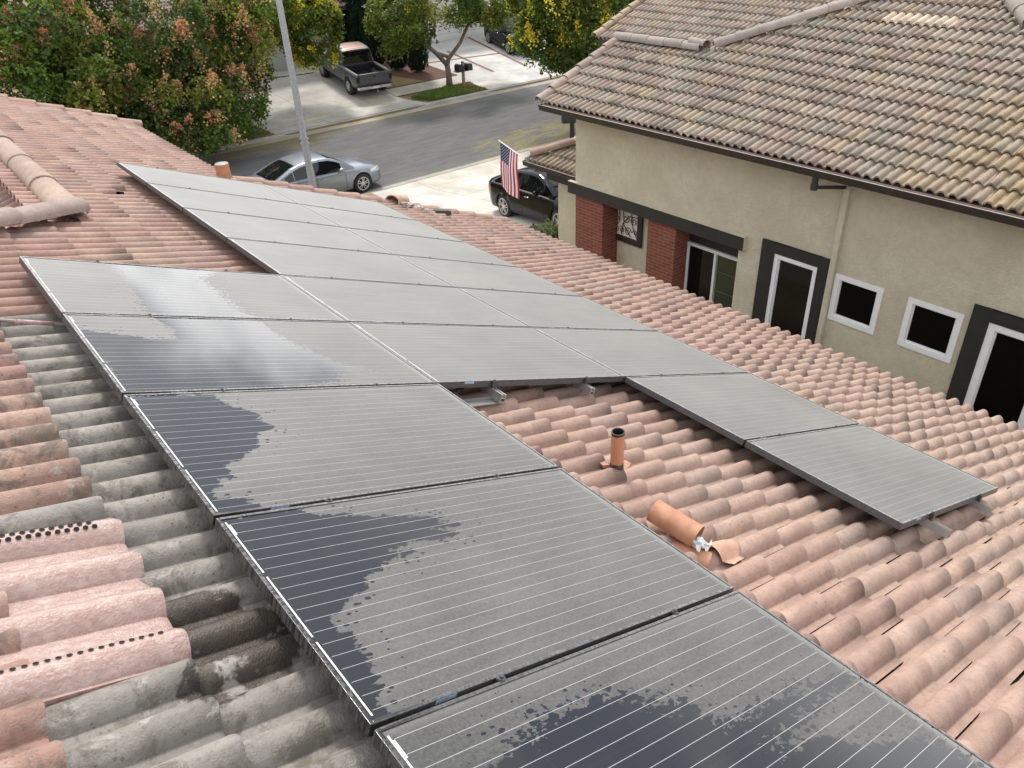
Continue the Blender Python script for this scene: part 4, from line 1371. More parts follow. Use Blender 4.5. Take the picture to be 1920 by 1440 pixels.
def car(name, label, loc, rotz, pitch, S, group=None):
    """S: dict of dimensions and profile curves. x from the rear bumper to the nose"""
    root = thing(name, label, S['cat'], loc, (0, pitch, rotz), group)
    L, W = S['L'], S['W']
    xr, xf, r = S['xr'], S['xf'], S['r']
    dx_, dz_ = zip(*S['deck'])
    bx_, bz_ = zip(*S['belt'])
    gx_, gz_ = zip(*S['roof'])
    wx_, ww_ = zip(*S['plan'])
    nst = int(L / .045)
    def halfw(x):
        return W / 2 * float(np.interp(x, wx_, ww_))
    def beltz(x):
        return float(np.interp(x, bx_, bz_))
    def deckz(x):
        return float(np.interp(x, dx_, dz_))
    zb = S.get('zb', .22)
    ra = S.get('ra', r + .055)
    P = []
    for i in range(nst + 1):
        x = L * i / nst
        w = halfw(x)
        zs, zt = beltz(x), deckz(x)
        zlow = zb + (.16 * max(0, 1 - x / .25) + .05 * max(0, 1 - (L - x) / .3))
        arch = 0
        for xc in (xr, xf):
            if abs(x - xc) < ra:
                arch = max(arch, r + math.sqrt(ra * ra - (x - xc) ** 2))
        zl = max(zlow, arch)
        zm = max(zlow + (zs - zlow) * .48, arch + .02)
        pts = [(0, zlow), (w * .80, zlow), (w * .93, max(zlow + .01, zl - .004)), (w * .975, max(zlow + .06, zl)), (w * .985, max(zlow + .15, zl + .015)), (w, zm), (w * .992, max(zm + .01, zs - .11)),
               (w * .965, zs - .02), (w * .93, zs), (w * .85, zs + (zt - zs) * .55), (w * .6, zt), (0, zt + .012)]
        P.append([(x, y, z) for y, z in pts] + [(x, -y, z) for y, z in pts[-2::-1]])
    mb = MB()
    mb.grid(P)
    n = len(P[0])
    mb.add(P[0], [tuple(range(n))])
    mb.add(P[-1], [tuple(range(n - 1, -1, -1))])
    body = mb.build('body', S['paint'], root, smooth=True, angle=38, local=True)
    mb = MB()
    for xc in (xr, xf):
        for s in (-1, 1):
            y0, y1 = s * W * .22, s * W * .455
            mb.box((xc - ra, min(y0, y1), zb + .02), (xc + ra, max(y0, y1), r + ra + .02))
    mb.box((xr, -W * .42, zb - .04), (xf, W * .42, zb + .03))
    mb.build('wheel_well', MAT['void'], root, local=True)
    # cabin
    g0, g1 = gx_[0], gx_[-1]
    zmax = max(gz_)
    tum = S.get('tumble', .76)
    def cab(x):
        zt = float(np.interp(x, gx_, gz_))
        zs = min(beltz(x), zt - .001)
        wb = halfw(x) * .925
        t_ = max(0.0, min(1.0, (zt - zs) / (zmax - beltz((g0 + g1) / 2))))
        wr = wb * (1 - (1 - tum) * t_)
        return zt, zs, wb, wr
    P = []
    ng = int((g1 - g0) / .045)
    for i in range(ng + 1):
        x = g0 + (g1 - g0) * i / ng
        zt, zs, wb, wr = cab(x)
        hgt = zt - zs
        pts = [(wb, zs - .02), (wb * .995 + wr * .005, zs), (wr + (wb - wr) * .08, zs + hgt * .93), (wr * .96, zs + hgt * .985), (wr * .85, zt), (wr * .4, zt + .014), (0, zt + .02)]
        P.append([(x, y, z) for y, z in pts] + [(x, -y, z) for y, z in pts[-2::-1]])
    mb = MB()
    mb.grid(P)
    mb.build('cabin', S['paint'] if 'roofmat' not in S else S['roofmat'], root, smooth=True, angle=45, local=True)
    def side_pt(x, v, s, off=.006):
        zt, zs, wb, wr = cab(x)
        hgt = zt - zs
        yy = wb + (wr + (wb - wr) * .08 - wb) * v / .93 if v <= .93 else wr
        return (x, s * (yy + off), zs + hgt * v + .001)
    for s in (-1, 1):
        for (xa, xb) in S['sideglass']:
            mb = MB()
            rows = []
            for i in range(19):
                x = xa + (xb - xa) * i / 18
                zt, zs, wb, wr = cab(x)
                lo = .07
                hi = max(lo + .01, 1 - S.get('pillar', .075) / max(.08, zt - zs))
                rows.append([side_pt(x, lo + (hi - lo) * k / 4, s) for k in range(5)])
            mb.grid(rows)
            mb.build('side_window', MAT['glass_car'], root, smooth=True, local=True)
        if 'trimmat' in S:
            mb = MB()
            xs_ = np.linspace(S['sideglass'][0][0] - .12, S['sideglass'][-1][1] + .35, 30)
            mb.grid([[(x, s * (halfw(x) * .93 + .012), beltz(x) + dz) for dz in (-.008, .024)] for x in xs_])
            mb.build('chrome_trim', S['trimmat'], root, local=True)
    def top_pt(x, v):
        zt, zs, wb, wr = cab(x)
        y = wr * .84 * v
        return (x, y, zt + .02 * (1 - abs(v)) + .007)
    def top_glass(nm, xa, xb, mar=.94):
        mb = MB()
        mb.grid([[top_pt(xa + (xb - xa) * i / 8, mar * (k / 6 - 1)) for k in range(13)] for i in range(9)])
        mb.build(nm, MAT['glass_car'], root, smooth=True, local=True)
    top_glass('windscreen', S['screen'][0], S['screen'][1])
    if 'rearglass' in S:
        top_glass('rear_window', *S['rearglass'])
    if 'rearback' in S:
        S['rearback'](root)
    # seams, handles, mirrors
    for s in (-1, 1):
        mb = MB()
        for x in S['seams']:
            w = halfw(x)
            zlow = zb + .06
            zs = beltz(x)
            rows = []
            for z, k in ((zlow, .98), (zlow + (zs - zlow) * .48, 1.0), (zs - .11, .992), (zs - .02, .965), (zs + .005, .93)):
                rows.append([(x - .006, s * (w * k + .003), z), (x + .006, s * (w * k + .003), z)])
            mb.grid(rows)
        mb.build('door_seam', MAT['void'], root, local=True)
        for x in S['handles']:
            mb = MB()
            mb.box((x - .10, s * (halfw(x) * .985), beltz(x) - .135), (x + .10, s * (halfw(x) * .985 + .035), beltz(x) - .105))
            mb.build('door_handle', S.get('handlemat', S['paint']), root, local=True, bevel=.01)
        x = S['mirror']
        zt, zs, wb, wr = cab(x)
        mb = MB()
        prof = [(0, -.09), (.055, -.06), (.075, 0), (.07, .05), (0, .075)]
        mb.lathe(prof, 12, axis='x', c=(x, s * (wb + .16), zs + .10))
        mb.box((x - .03, min(s * (wb - .02), s * (wb + .12)), zs + .03), (x + .03, max(s * (wb - .02), s * (wb + .12)), zs + .07))
        mb.build('wing_mirror', S['paint'], root, smooth=True, angle=40, local=True)
        # lamps follow the body corner
        for nm, mat_, (xa, xb, za, zb2) in (('headlight', MAT['clear_lens'], S['head']), ('taillight', S.get('tailmat', MAT['red_lens']), S['tail'])):
            mb = MB()
            rows = []
            for i in range(7):
                x = xa + (xb - xa) * i / 6
                w = halfw(x)
                shrink = .55 + .45 * i / 6 if nm == 'headlight' else 1 - .5 * i / 6
                zc = (za + zb2) / 2
                hh = (zb2 - za) / 2 * shrink
                rows.append([(x, s * (w * .995 + .006), zc - hh), (x, s * (w * .99 + .006), zc), (x, s * (w * .955 + .008), zc + hh)])
            mb.grid(rows)
            xe = xb if nm == 'headlight' else xa
            mb.build(nm, mat_, root, smooth=True, local=True)
    for x in (xr, xf):
        for s in (-1, 1):
            wheel(root, x, s * (W / 2 - .012), r, S.get('tw', .22), S.get('rimr', r * .68), S.get('spokes', 5))
    return root, halfw, beltz

def sedan(L, W, H, wb, fo, pm, **k):
    xf = L - fo
    xr = xf - wb
    q = L / 4.85
    S = dict(cat='car', L=L, W=W, xr=xr, xf=xf, r=.335, paint=pm,
             plan=[(0, .74), (.10, .86), (.35, .95), (.9, .995), (2.6 * q, 1), (3.7 * q, .985), (4.3 * q, .94), (4.6 * q, .84), (4.76 * q, .70), (L, .52)],
             belt=[(0, .86), (.08, .93), (.5, .985), (1.5, .965), (2.6 * q, .93), (3.4 * q, .90), (4.1 * q, .83), (4.55 * q, .73), (L, .60)],
             deck=[(0, .93), (.06, 1.03), (.35, 1.06), (.95, 1.04), (1.6, .98), (3.3 * q, .97), (3.55 * q, .99), (4.1 * q, .93), (4.5 * q, .83), (4.72 * q, .74), (L, .62)],
             roof=[(.55, 1.045), (.95, 1.20), (1.30, 1.345), (1.62, 1.42), (2.0, H - .025), (2.35 * q, H - .02), (2.7 * q, 1.425), (2.95 * q, 1.34), (3.3 * q, 1.17), (3.62 * q, .975)],
             sideglass=[(.98, 1.30), (1.33, 2.06 * q), (2.11 * q, 3.12 * q)], screen=(2.80 * q, 3.55 * q), rearglass=(.60, 1.50), seams=[1.42, 2.10 * q, 3.20 * q], handles=[1.62, 2.42 * q],
             mirror=3.02 * q, head=(4.22 * q, 4.66 * q, .62, .80), tail=(.03, .42, .74, .93), handlemat=MAT['chrome'])
    S.update(k)
    return S
silver = paint('silver_blue_paint', (0.25, 0.28, 0.325), .6, .3, .5)
black = paint('black_car_paint', (0.003, 0.003, 0.0045), 0, .14, 0.0)
black.node_tree.nodes['Principled BSDF'].inputs['Specular IOR Level'].default_value = 0.3
S1 = sedan(4.78, 1.86, 1.475, 2.80, .98, silver, rimr=.235, spokes=5)
a0 = R(1.0)
car('sedan', 'silver sedan parked at the kerb behind the lamp pole', (10.93 - S1['xf'] * math.cos(a0), 19.38 + .90 - S1['xf'] * math.sin(a0) , 0.004), a0, 0, S1)
# antenna fin belongs to the body; the black one stands nose towards the garage, on the sloping drive
S2 = sedan(4.80, 1.84, 1.47, 2.795, .96, black, rimr=.245, spokes=5, trimmat=MAT['chrome'])
fwv = Vector((11.43 - 11.74, 9.67 - 12.39, 1.02 - .70)).normalized()
yaw = math.atan2(fwv.y, fwv.x)
pit = -math.asin(fwv.z)
lft = Vector((-math.sin(yaw), math.cos(yaw), 0))
# near side wheels (the car's right side faces the camera)
rearc = Vector((11.74, 12.39, .702)) + lft * .91
base = rearc - fwv * S2['xr']
car('sedan', 'black sedan with chrome window trim on the driveway below the flag', base, yaw, pit, S2)
suvS = sedan(4.75, 1.88, 1.66, 2.82, .95, black, rimr=.26, spokes=5, r=.36, trimmat=MAT['chrome'],
             belt=[(0, .95), (.08, 1.02), (.5, 1.05), (1.5, 1.04), (2.6, 1.01), (3.4, .98), (4.1, .92), (4.55, .82), (4.75, .66)],
             deck=[(0, 1.0), (.06, 1.06), (.35, 1.08), (3.3, 1.05), (3.5, 1.07), (4.05, 1.02), (4.45, .92), (4.65, .8), (4.75, .68)],
             roof=[(.05, 1.08), (.22, 1.30), (.50, 1.56), (.8, 1.635), (1.6, 1.66), (2.4, 1.63), (2.75, 1.52), (3.2, 1.28), (3.5, 1.06)],
             sideglass=[(.50, 1.15), (1.2, 2.0), (2.05, 2.98)], screen=(2.70, 3.42), rearglass=(.10, .48))
fwv = Vector((29.46 - 30.18, 34.3 - 37.38, .54 - .84)).normalized()
yaw = math.atan2(fwv.y, fwv.x)
lft = Vector((-math.sin(yaw), math.cos(yaw), 0))
rearc = Vector((30.30, 37.1, .82)) + lft * .93
car('suv', 'black car on the brick striped driveway across the street', rearc - fwv * suvS['xr'], yaw, -math.asin(fwv.z), suvS)

# grey pickup
gp = NT('dull_grey_paint')
n_ = gp.noise(gp.obj(), 2.5, 5)
gp.set(col=gp.mix(n_, (0.075, 0.077, 0.085), (0.115, 0.118, 0.128)), rough=.36, metal=.35, coat=.25)
gp = gp.mat
rp_ = NT('rusty_roof_paint')
p = rp_.obj()
xs, ys, zs = rp_.xyz(p)
n_ = rp_.noise(p, 3.2, 6, .65)
n2 = rp_.noise(p, 14, 5, .7)
top = rp_.ss(zs, 1.86, 1.90)
cen = rp_.m('MULTIPLY', rp_.ss(rp_.m('ABSOLUTE', ys), .62, .42), rp_.m('MULTIPLY', rp_.ss(xs, 1.9, 2.15), rp_.ss(xs, 3.45, 3.1)))
rust = rp_.m('MULTIPLY', rp_.m('MULTIPLY', top, cen), rp_.ss(rp_.m('ADD', n_, rp_.m('MULTIPLY', rp_.m('SUBTRACT', n2, .5), .5)), .30, .44))
c = rp_.mix(rust, rp_.mix(top, (0.09, 0.092, 0.1), (0.16, 0.16, 0.165)), rp_.mix(n2, (0.15, 0.062, 0.036), (0.26, 0.125, 0.072)))
rp_.set(col=c, rough=.45, metal=.2)
rp_ = rp_.mat
TL, TW = 5.6, 1.98
TS = dict(cat='pickup truck', L=TL, W=TW, xr=1.12, xf=4.66, r=.43, tw=.29, rimr=.235, spokes=6, zb=.52, ra=.50, paint=gp, roofmat=rp_,
          plan=[(0, .955), (.05, .985), (.2, 1), (4.7, 1), (5.2, .97), (5.5, .9), (5.6, .8)],
          belt=[(0, 1.20), (.04, 1.20), (1.9, 1.20), (2.0, 1.20), (4.0, 1.20), (4.2, 1.18), (5.3, 1.12), (5.6, 1.02)],
          deck=[(0, .80), (1.90, .80), (1.95, 1.22), (4.0, 1.23), (4.2, 1.25), (5.2, 1.2), (5.5, 1.1), (5.6, 1.02)],
          roof=[(1.93, 1.20), (1.98, 1.52), (2.06, 1.86), (2.25, 1.93), (2.8, 1.95), (3.3, 1.93), (3.55, 1.84), (3.85, 1.55), (4.15, 1.235)],
          tumble=.83, tailmat=MAT['black_plastic'], sideglass=[(2.12, 2.72), (2.82, 3.72)], screen=(3.58, 4.10), seams=[1.95, 2.77, 3.95], handles=[2.90, 2.62], mirror=3.72, head=(5.25, 5.56, .86, 1.06), tail=(.01, .10, .86, 1.12), pillar=.10)
def back_glass(root):
    mb = MB()
    mb.grid([[(1.925 + .10 * v, w * (.80 - .06 * v), 1.26 + .56 * v) for w in np.linspace(-1, 1, 9)] for v in np.linspace(0, 1, 5)])
    o = mb.build('rear_window', MAT['glass_car'], root, local=True)
TS['rearback'] = None
del TS['rearback']
fwv = Vector((18.2 - 17.8, 36.13 - 32.61, .72 - .36)).normalized()
yaw = math.atan2(fwv.y, fwv.x)
lft = Vector((-math.sin(yaw), math.cos(yaw), 0))
rearc = Vector((17.8, 32.61, .365)) - lft * .97
truck, thw, tbz = car('pickup_truck', 'grey pickup truck with a rusty roof on the driveway by the cypresses', rearc - fwv * TS['xr'], yaw, -math.asin(fwv.z), TS)
mb = MB()      # bed: floor liner, inner walls, rails, tailgate
mb.box((.07, -.80, .815), (1.93, .80, .84))
for k in range(9):
    mb.box((.10, -.72 + k * .18 - .03, .8405), (1.90, -.72 + k * .18 + .03, .856))
mb.box((1.885, -.80, .84), (1.92, .80, 1.17))
for k in range(9):
    mb.box((1.872, -.72 + k * .18 - .04, .86), (1.885, -.72 + k * .18 + .04, 1.15))
for s in (-1, 1):
    mb.box((.07, min(s * .80, s * .84), .84), (1.92, max(s * .80, s * .84), 1.19))
mb.build('bed_liner', plain('bed_liner', (0.016, 0.018, 0.026), .55, var=.25, scale=9), truck, local=True)
brm = plain('bed_rail', (0.20, 0.205, 0.215), .35, metal=.4)
for s in (-1, 1):
    mb = MB()
    mb.box((0.03, min(s * .842, s * .93), 1.0), (1.93, max(s * .842, s * .93), 1.235))
    mb.build('bed_rail', brm, truck, local=True, bevel=.02)
mb = MB()
mb.box((-.035, -.80, .72), (.065, .80, 1.235))
tg = mb.build('tailgate', gp, truck, local=True, bevel=.02)
mb = MB()
mb.lathe([(0, -.040), (.06, -.040), (.07, -.030)], 16, axis='x', c=(0, 0, 1.08))
mb.build('emblem', MAT['black_plastic'], tg, local=True)
smk = plain('smoked_lens', (0.02, 0.012, 0.014), .15)
for s in (-1, 1):
    mb = MB()
    mb.box((-.015, min(s * .812, s * .955), .84), (.10, max(s * .812, s * .955), 1.10))
    mb.build('taillight', smk, truck, local=True, bevel=.02)
mb = MB()
mb.box((-.17, -.95, .52), (-.02, -.32, .66))
mb.box((-.17, .32, .52), (-.02, .95, .66))
mb.box((-.13, -.32, .50), (-.02, .32, .64))
bp = mb.build('bumper', MAT['chrome'], truck, local=True, bevel=.02)
mb = MB()
mb.box((-.137, -.16, .525), (-.131, .16, .635))
mb.build('number_plate', MAT['plate'], bp, local=True)
mb = MB()
mb.box((-.175, -.93, .6605), (-.03, .93, .675))
mb.build('bumper_step', MAT['black_plastic'], bp, local=True)
mb = MB()
mb.lathe([(0, .10), (.03, .08), (.025, .05), (.015, .03), (.015, 0)], 10, c=(-.26, -.02, .40))
mb.box((-.28, -.04, .36), (-.02, 0, .40))
mb.build('tow_ball', MAT['chrome'], bp, local=True, smooth=True, angle=40)
back_glass(truck)
mb = MB()
mb.lathe([(.05, 0), (.05, .02), (.0, .02)], 14, axis='y', c=(1.4, .992, 1.0))
mb.build('fuel_cap', gp, truck, local=True)

# ---------------------------------------------------------------- ground, street, kerbs, drives
def litter(t, base, areas, dens=.5, scale=26.0, col1=(0.29, 0.24, 0.06), col2=(0.20, 0.165, 0.075)):
    """fallen yellow petals lying in drifts"""
    p = t.pos()
    msk = None
    for (x, y, rx, ry) in areas:
        d = t.n('VectorMath', {0: t.n('VectorMath', {0: t.n('VectorMath', {0: p, 1: (x, y, 0)}, operation='SUBTRACT').outputs[0], 1: (1 / rx, 1 / ry, 0)}, operation='MULTIPLY').outputs[0]}, operation='LENGTH').outputs['Value']
        a = t.ss(d, 1.0, 0.25)
        msk = a if msk is None else t.m('MAXIMUM', msk, a)
    drift = t.ss(t.noise(t.scale(p, (0.45, 2.0, 1)), 1.7, 5, .6, .4), .40, .60)
    g = t.noise(p, scale, 4, .7)
    thr = t.m('SUBTRACT', .72, t.m('MULTIPLY', t.m('MULTIPLY', msk, t.m('ADD', .35, t.m('MULTIPLY', drift, .65))), dens))
    f = t.ss(g, thr, t.m('ADD', thr, .10))
    return t.mix(t.m('MULTIPLY', t.m('MULTIPLY', f, .8), t.ss(t.noise(p, 5.5, 5, .75), .34, .60)), base, t.mix(t.noise(p, 9, 3), col2, col1))

t = NT('asphalt')
p = t.pos()
n1 = t.noise(t.scale(p, (.5, 2.0, 1)), 1.6, 6, .68, .3)
n2 = t.noise(p, 34, 4, .7)
n3 = t.noise(p, .35, 3)
ys = t.xyz(p)[1]
c = t.mix(t.ss(n1, .32, .70), (0.092, 0.092, 0.094), (0.135, 0.134, 0.132))
c = t.mix(t.m('MULTIPLY', t.ss(n3, .4, .7), .4), c, (0.09, 0.088, 0.086))
c = t.mix(t.m('MULTIPLY', t.ss(n2, .5, .75), .5), c, (0.20, 0.195, 0.185))
c = t.mix(t.m('MULTIPLY', t.ss(ys, 26.6, 28.4), .5), c, (0.17, 0.165, 0.15))
c = t.mix(t.m('MULTIPLY', t.ss(ys, 20.6, 19.2), .4), c, (0.19, 0.175, 0.145))
c = litter(t, c, [(11.5, 27.6, 6, 1.6), (20.5, 20.3, 6.0, 3.0), (21.5, 20.6, 5.0, 2.6), (27, 20, 7, 3), (19.5, 28.2, 5, .8)], .52)
t.set(col=c, rough=.9, spec=.25)
t.bump(n2, .5, .01)
MAT['asphalt'] = t.mat

def concrete(name, base=(0.50, 0.485, 0.445), joints=None, areas=(), dens=.3, stain=.35):
    t = NT(name)
    p = t.pos()
    n1 = t.noise(p, .8, 6, .62)
    n2 = t.noise(p, 30, 4, .7)
    c = t.mix(t.ss(n1, .3, .72), tuple(k * .74 for k in base), tuple(min(1, k * 1.08) for k in base))
    c = t.mix(t.m('MULTIPLY', t.ss(t.noise(t.scale(p, (.5, .5, 1)), 2.4, 6, .7), .52, .72), stain), c, (0.33, 0.30, 0.255))
    c = t.mix(t.m('MULTIPLY', t.ss(n2, .55, .75), .3), c, tuple(k * .6 for k in base))
    if joints:
        xs, ys, zs = t.xyz(p)
        for ax, org, sp, w in joints:
            v = xs if ax == 'x' else ys
            fr = t.m('FRACT', t.m('DIVIDE', t.m('SUBTRACT', v, org), sp))
            fr = t.m('MINIMUM', fr, t.m('SUBTRACT', 1.0, fr))
            c = t.mix(t.m('MULTIPLY', t.m('LESS_THAN', fr, w / sp), .65), c, (0.15, 0.125, 0.10))
    if areas:
        c = litter(t, c, areas, dens, 22.0, (0.44, 0.32, 0.13), (0.40, 0.27, 0.12))
    t.set(col=c, rough=.85, spec=.25)
    t.bump(n2, .3, .006)
    return t.mat

# one sheet of dry soil and grass, out to the horizon
t = NT('dry_soil')
p = t.pos()
n1, n2 = t.noise(p, .6, 5), t.noise(p, 22, 5, .7)
c = t.mix(t.ss(n1, .35, .65), (0.20, 0.145, 0.085), (0.13, 0.12, 0.055))
c = t.mix(t.m('MULTIPLY', t.ss(n2, .45, .7), .6), c, (0.30, 0.23, 0.12))
t.set(col=c, rough=.95)
t.bump(n2, .6, .03)
xs_ = [-300, -150, -80, -40, -20] + list(np.arange(-12, 50, 2.0)) + [60, 80, 120, 200, 300]
ys_ = [-200, -90, -40, -20] + list(np.arange(-10, 18.5, 1.0)) + [18.7, 18.94, 18.96, 23, 28.74, 28.76, 29, 30] + list(np.arange(31, 46, 1.0)) + [52, 60, 80, 120, 200, 320]
mb = MB()
mb.grid([[(x, y, (zg(x, y) - .035) if not 18.95 <= y <= 28.75 else -.06) for y in ys_] for x in xs_])
kind(mb.build('ground', t.mat), 'structure')
mb = MB()
mb.grid([[(x, y, -.004 + .05 * (1 - abs((y - 23.85) / 4.4) ** 2)) for y in np.linspace(19.42, 28.30, 9)] for x in np.linspace(-60, 120, 19)])
kind(mb.build('street', MAT['asphalt']), 'structure')
gutc = concrete('gutter_concrete', (0.36, 0.345, 0.30), [('x', 0, 3.0, .012)], [(14, 28.5, 9, 1.2), (21, 19.2, 7, 1.0)], .45)
kerbc = concrete('kerb_concrete', (0.42, 0.40, 0.36), [('x', 0, 3.0, .01)])
def strip(name, y0, y1, z0, z1, mat, x0=-60, x1=120):
    mb = MB()
    mb.grid([[(x, y0, z0), (x, y1, z1)] for x in np.linspace(x0, x1, 61)])
    return kind(mb.build(name, mat), 'structure')
strip('gutter', 28.24, 28.74, .004, .012, gutc)
strip('gutter', 18.95, 19.46, .012, .004, gutc)
def kerb(name, y0, y1, segs, s):
    """segs: (x, height) points; height dips at the drives"""
    mb = MB()
    rows = []
    for x, h in segs:
        a, b = (y0, y1) if s > 0 else (y1, y0)
        rows.append([(x, a, -.03), (x, a, h - .03 if h > .05 else h), (x, a + s * .03, h), (x, b, h + (.004 if h > .05 else (.13 - h) * 1.0))])
    mb.grid(rows)
    return kind(mb.build(name, kerbc), 'structure')
kerb('kerb', 28.74, 28.92, [(-60, .14), (11.9, .14), (12.9, .03), (19.3, .03), (20.3, .14), (23.4, .14), (24.4, .03), (33, .03), (34, .14), (120, .14)], 1)
kerb('kerb', 18.77, 18.955, [(-60, .14), (10.6, .14), (11.6, .03), (18.6, .03), (19.6, .14), (120, .14)], -1)

def sheet(name, poly_, mat, h=.02, step=.5):
    """a paved area draped on the terrain; poly_ in plan, convex quads (4 corners), h above the soil"""
    a, b, c, d = [np.array(q, float) for q in poly_]
    n = max(2, int(max(np.linalg.norm(b - a), np.linalg.norm(c - d)) / step))
    m = max(2, int(max(np.linalg.norm(d - a), np.linalg.norm(c - b)) / step))
    mb = MB()
    rows = []
    for i in range(n + 1):
        row = []
        for j in range(m + 1):
            u, v = i / n, j / m
            q = (a * (1 - u) + b * u) * (1 - v) + (d * (1 - u) + c * u) * v
            row.append((q[0], q[1], zg(q[0], q[1]) + h))
        rows.append(row)
    mb.grid(rows)
    return kind(mb.build(name, mat), 'structure')
drvL = concrete('drive_concrete_left', (0.49, 0.475, 0.435), [('x', 14.75, 3.15, .014), ('y', 29.05, 3.05, .012)], [(14.5, 30.2, 3.0, 1.3), (18.2, 31.5, 2.2, 3.2)], .36, .5)
walk = concrete('sidewalk_concrete', (0.50, 0.475, 0.42), [('x', .5, 1.5, .008)], [(21, 31, 4, 1.2), (11, 31, 6, 2)], .36)
drvR = concrete('drive_concrete_right', (0.55, 0.54, 0.51), None, [(24.5, 30, 1.6, 1.0)], .34, .2)
drvN = concrete('drive_concrete_near', (0.56, 0.535, 0.48), [('x', 12.7, 3.1, .012), ('y', 18.9, 3.1, .012)], [(14.5, 18, 5, 1.2)], .3, .3)
sheet('driveway', [(12.0, 28.93), (20.1, 28.93), (19.6, 31.0), (12.0, 31.0)], drvL, .012)
sheet('driveway', [(12.0, 31.0), (19.55, 31.0), (19.95, 38.4), (12.0, 38.4)], drvL, .012)
sheet('sidewalk', [(19.6, 31.0), (24.4, 31.0), (24.6, 32.3), (19.67, 32.3)], walk, .016)
sheet('sidewalk', [(-40, 30.9), (11.998, 30.9), (11.998, 32.3), (-40, 32.3)], walk, .016)
sheet('driveway', [(24.0, 28.93), (34.0, 28.93), (34.0, 32.0), (24.45, 32.0)], drvR, .012)
sheet('driveway', [(24.45, 32.0), (34.0, 32.0), (35.5, 39.0), (24.1, 39.0)], drvR, .012)
sheet('driveway', [(10.9, 7.2), (19.0, 7.2), (19.3, 18.76), (10.9, 18.76)], drvN, .012)
mulch = plain('bark_mulch', (0.125, 0.06, 0.042), .95, var=.5, scale=16, bump=.9, bscale=40)
sheet('planting_bed', [(19.67, 32.32), (24.5, 32.32), (24.15, 35.5), (19.85, 35.5)], mulch, .03)
sheet('planting_bed', [(19.85, 35.5), (24.15, 35.5), (24.1, 42), (19.95, 42)], mulch, .03)
t = NT('straw_ground')
n_ = t.noise(t.pos(), 26, 5, .75)
t.set(col=t.mix(t.ss(n_, .35, .65), (0.17, 0.115, 0.05), (0.36, 0.27, 0.12)), rough=.95)
t.bump(n_, .9, .03)
sheet('straw_ground', [(19.68, 32.34), (22.3, 32.34), (21.2, 34.4), (19.78, 34.4)], t.mat, .045, .3)
sheet('straw_ground', [(6.0, 28.93), (11.98, 28.93), (11.98, 30.88), (6.0, 30.88)], t.mat, .03, .4)
# brick bands laid in the far right drive, set a few millimetres proud
brk = plain('brick_band', (0.205, 0.098, 0.082), .85, var=.3, scale=14)
def band(p, q, w):
    p, q = np.array(p, float), np.array(q, float)
    d = (q - p) / np.linalg.norm(q - p)
    n_ = np.array((-d[1], d[0])) * w / 2
    sheet('brick_band', [p - n_, q - n_, q + n_, p + n_], brk, .018, .4)
band((30.15, 39.0), (28.85, 31.6), .22)
band((27.0, 36.9), (26.55, 31.8), .22)
band((24.3, 35.35), (29.4, 34.75), .22)
# soil seam of the near parkway
sheet('parkway', [(8.0, 17.2), (10.88, 17.2), (10.88, 18.76), (8.0, 18.76)], t.mat, .03, .4)

# grass tuft on the far parkway
def grass(name, poly_, n, hgt, cols, seed):
    rng = np.random.default_rng(seed)
    a, b, c, d = [np.array(q, float) for q in poly_]
    mb = MB()
    for _ in range(n):
        u, v = rng.random(2)
        q = (a * (1 - u) + b * u) * (1 - v) + (d * (1 - u) + c * u) * v
        z = zg(*q) + .0
        ang = rng.uniform(0, 2 * PI)
        h = hgt * rng.uniform(.5, 1.2)
        w = .012
        le = np.array((math.cos(ang), math.sin(ang))) * h * rng.uniform(.2, .9)
        s_ = np.array((-math.sin(ang), math.cos(ang))) * w
        col = np.array(cols[rng.integers(len(cols))]) * rng.uniform(.75, 1.25)
        mb.add([(q[0] - s_[0], q[1] - s_[1], z), (q[0] + s_[0], q[1] + s_[1], z), (q[0] + le[0] * .5 + s_[0] * .6, q[1] + le[1] * .5 + s_[1] * .6, z + h * .65), (q[0] + le[0], q[1] + le[1], z + h)], [(0, 1, 2, 3)], 0, col)
    t = NT(name + '_blades')
    t.set(col=t.attr('col'), rough=.8)
    return kind(mb.build(name, t.mat), 'stuff')
G1 = [(0.09, 0.18, 0.026), (0.125, 0.21, 0.03), (0.075, 0.145, 0.024), (0.17, 0.19, 0.045)]
G2 = [(0.25, 0.19, 0.07), (0.19, 0.15, 0.055), (0.15, 0.14, 0.045)]
o = grass('grass', [(20.05, 30.3), (20.7, 28.98), (22.8, 28.95), (22.95, 30.9)], 5200, .19, G1, 3)
tag(o, 'green grass on the parkway at the foot of the forked tree', 'grass')
o = grass('dry_grass', [(22.5, 30.9), (22.4, 28.98), (23.9, 28.98), (24.0, 30.85)], 2600, .13, G2 + G1[3:], 4)
tag(o, 'straw coloured dry grass around the double mailbox post', 'grass')
o = grass('parkway_grass', [(9.6, 28.96), (11.9, 28.96), (11.9, 30.8), (9.6, 30.8)], 2600, .16, G1 + G2, 6)
tag(o, 'mixed dry and green grass under the orange podded tree', 'grass')

# ---------------------------------------------------------------- street furniture
pl = thing('lamp_pole', 'tall grey octagonal lamp pole standing in front of the silver sedan', 'lamp pole', (8.56, 18.3, .12), (0, R(-.4), 0))
mb = MB()
mb.tube([(0, 0, 0), (0, 0, .04)], [.21, .21], 16)
mb.tube([(0, 0, .04), (0, 0, 3.5), (0, 0, 7.0)], [.125, .110, .095], 8)
mb.build('pole', MAT['galv'], pl, local=True)
mb = MB()
for q in (2.3, 2.45):
    mb.box((-.11, -.11, q), (.11, .11, q + .02))
mb.build('pole_band', MAT['galv'], pl, local=True)

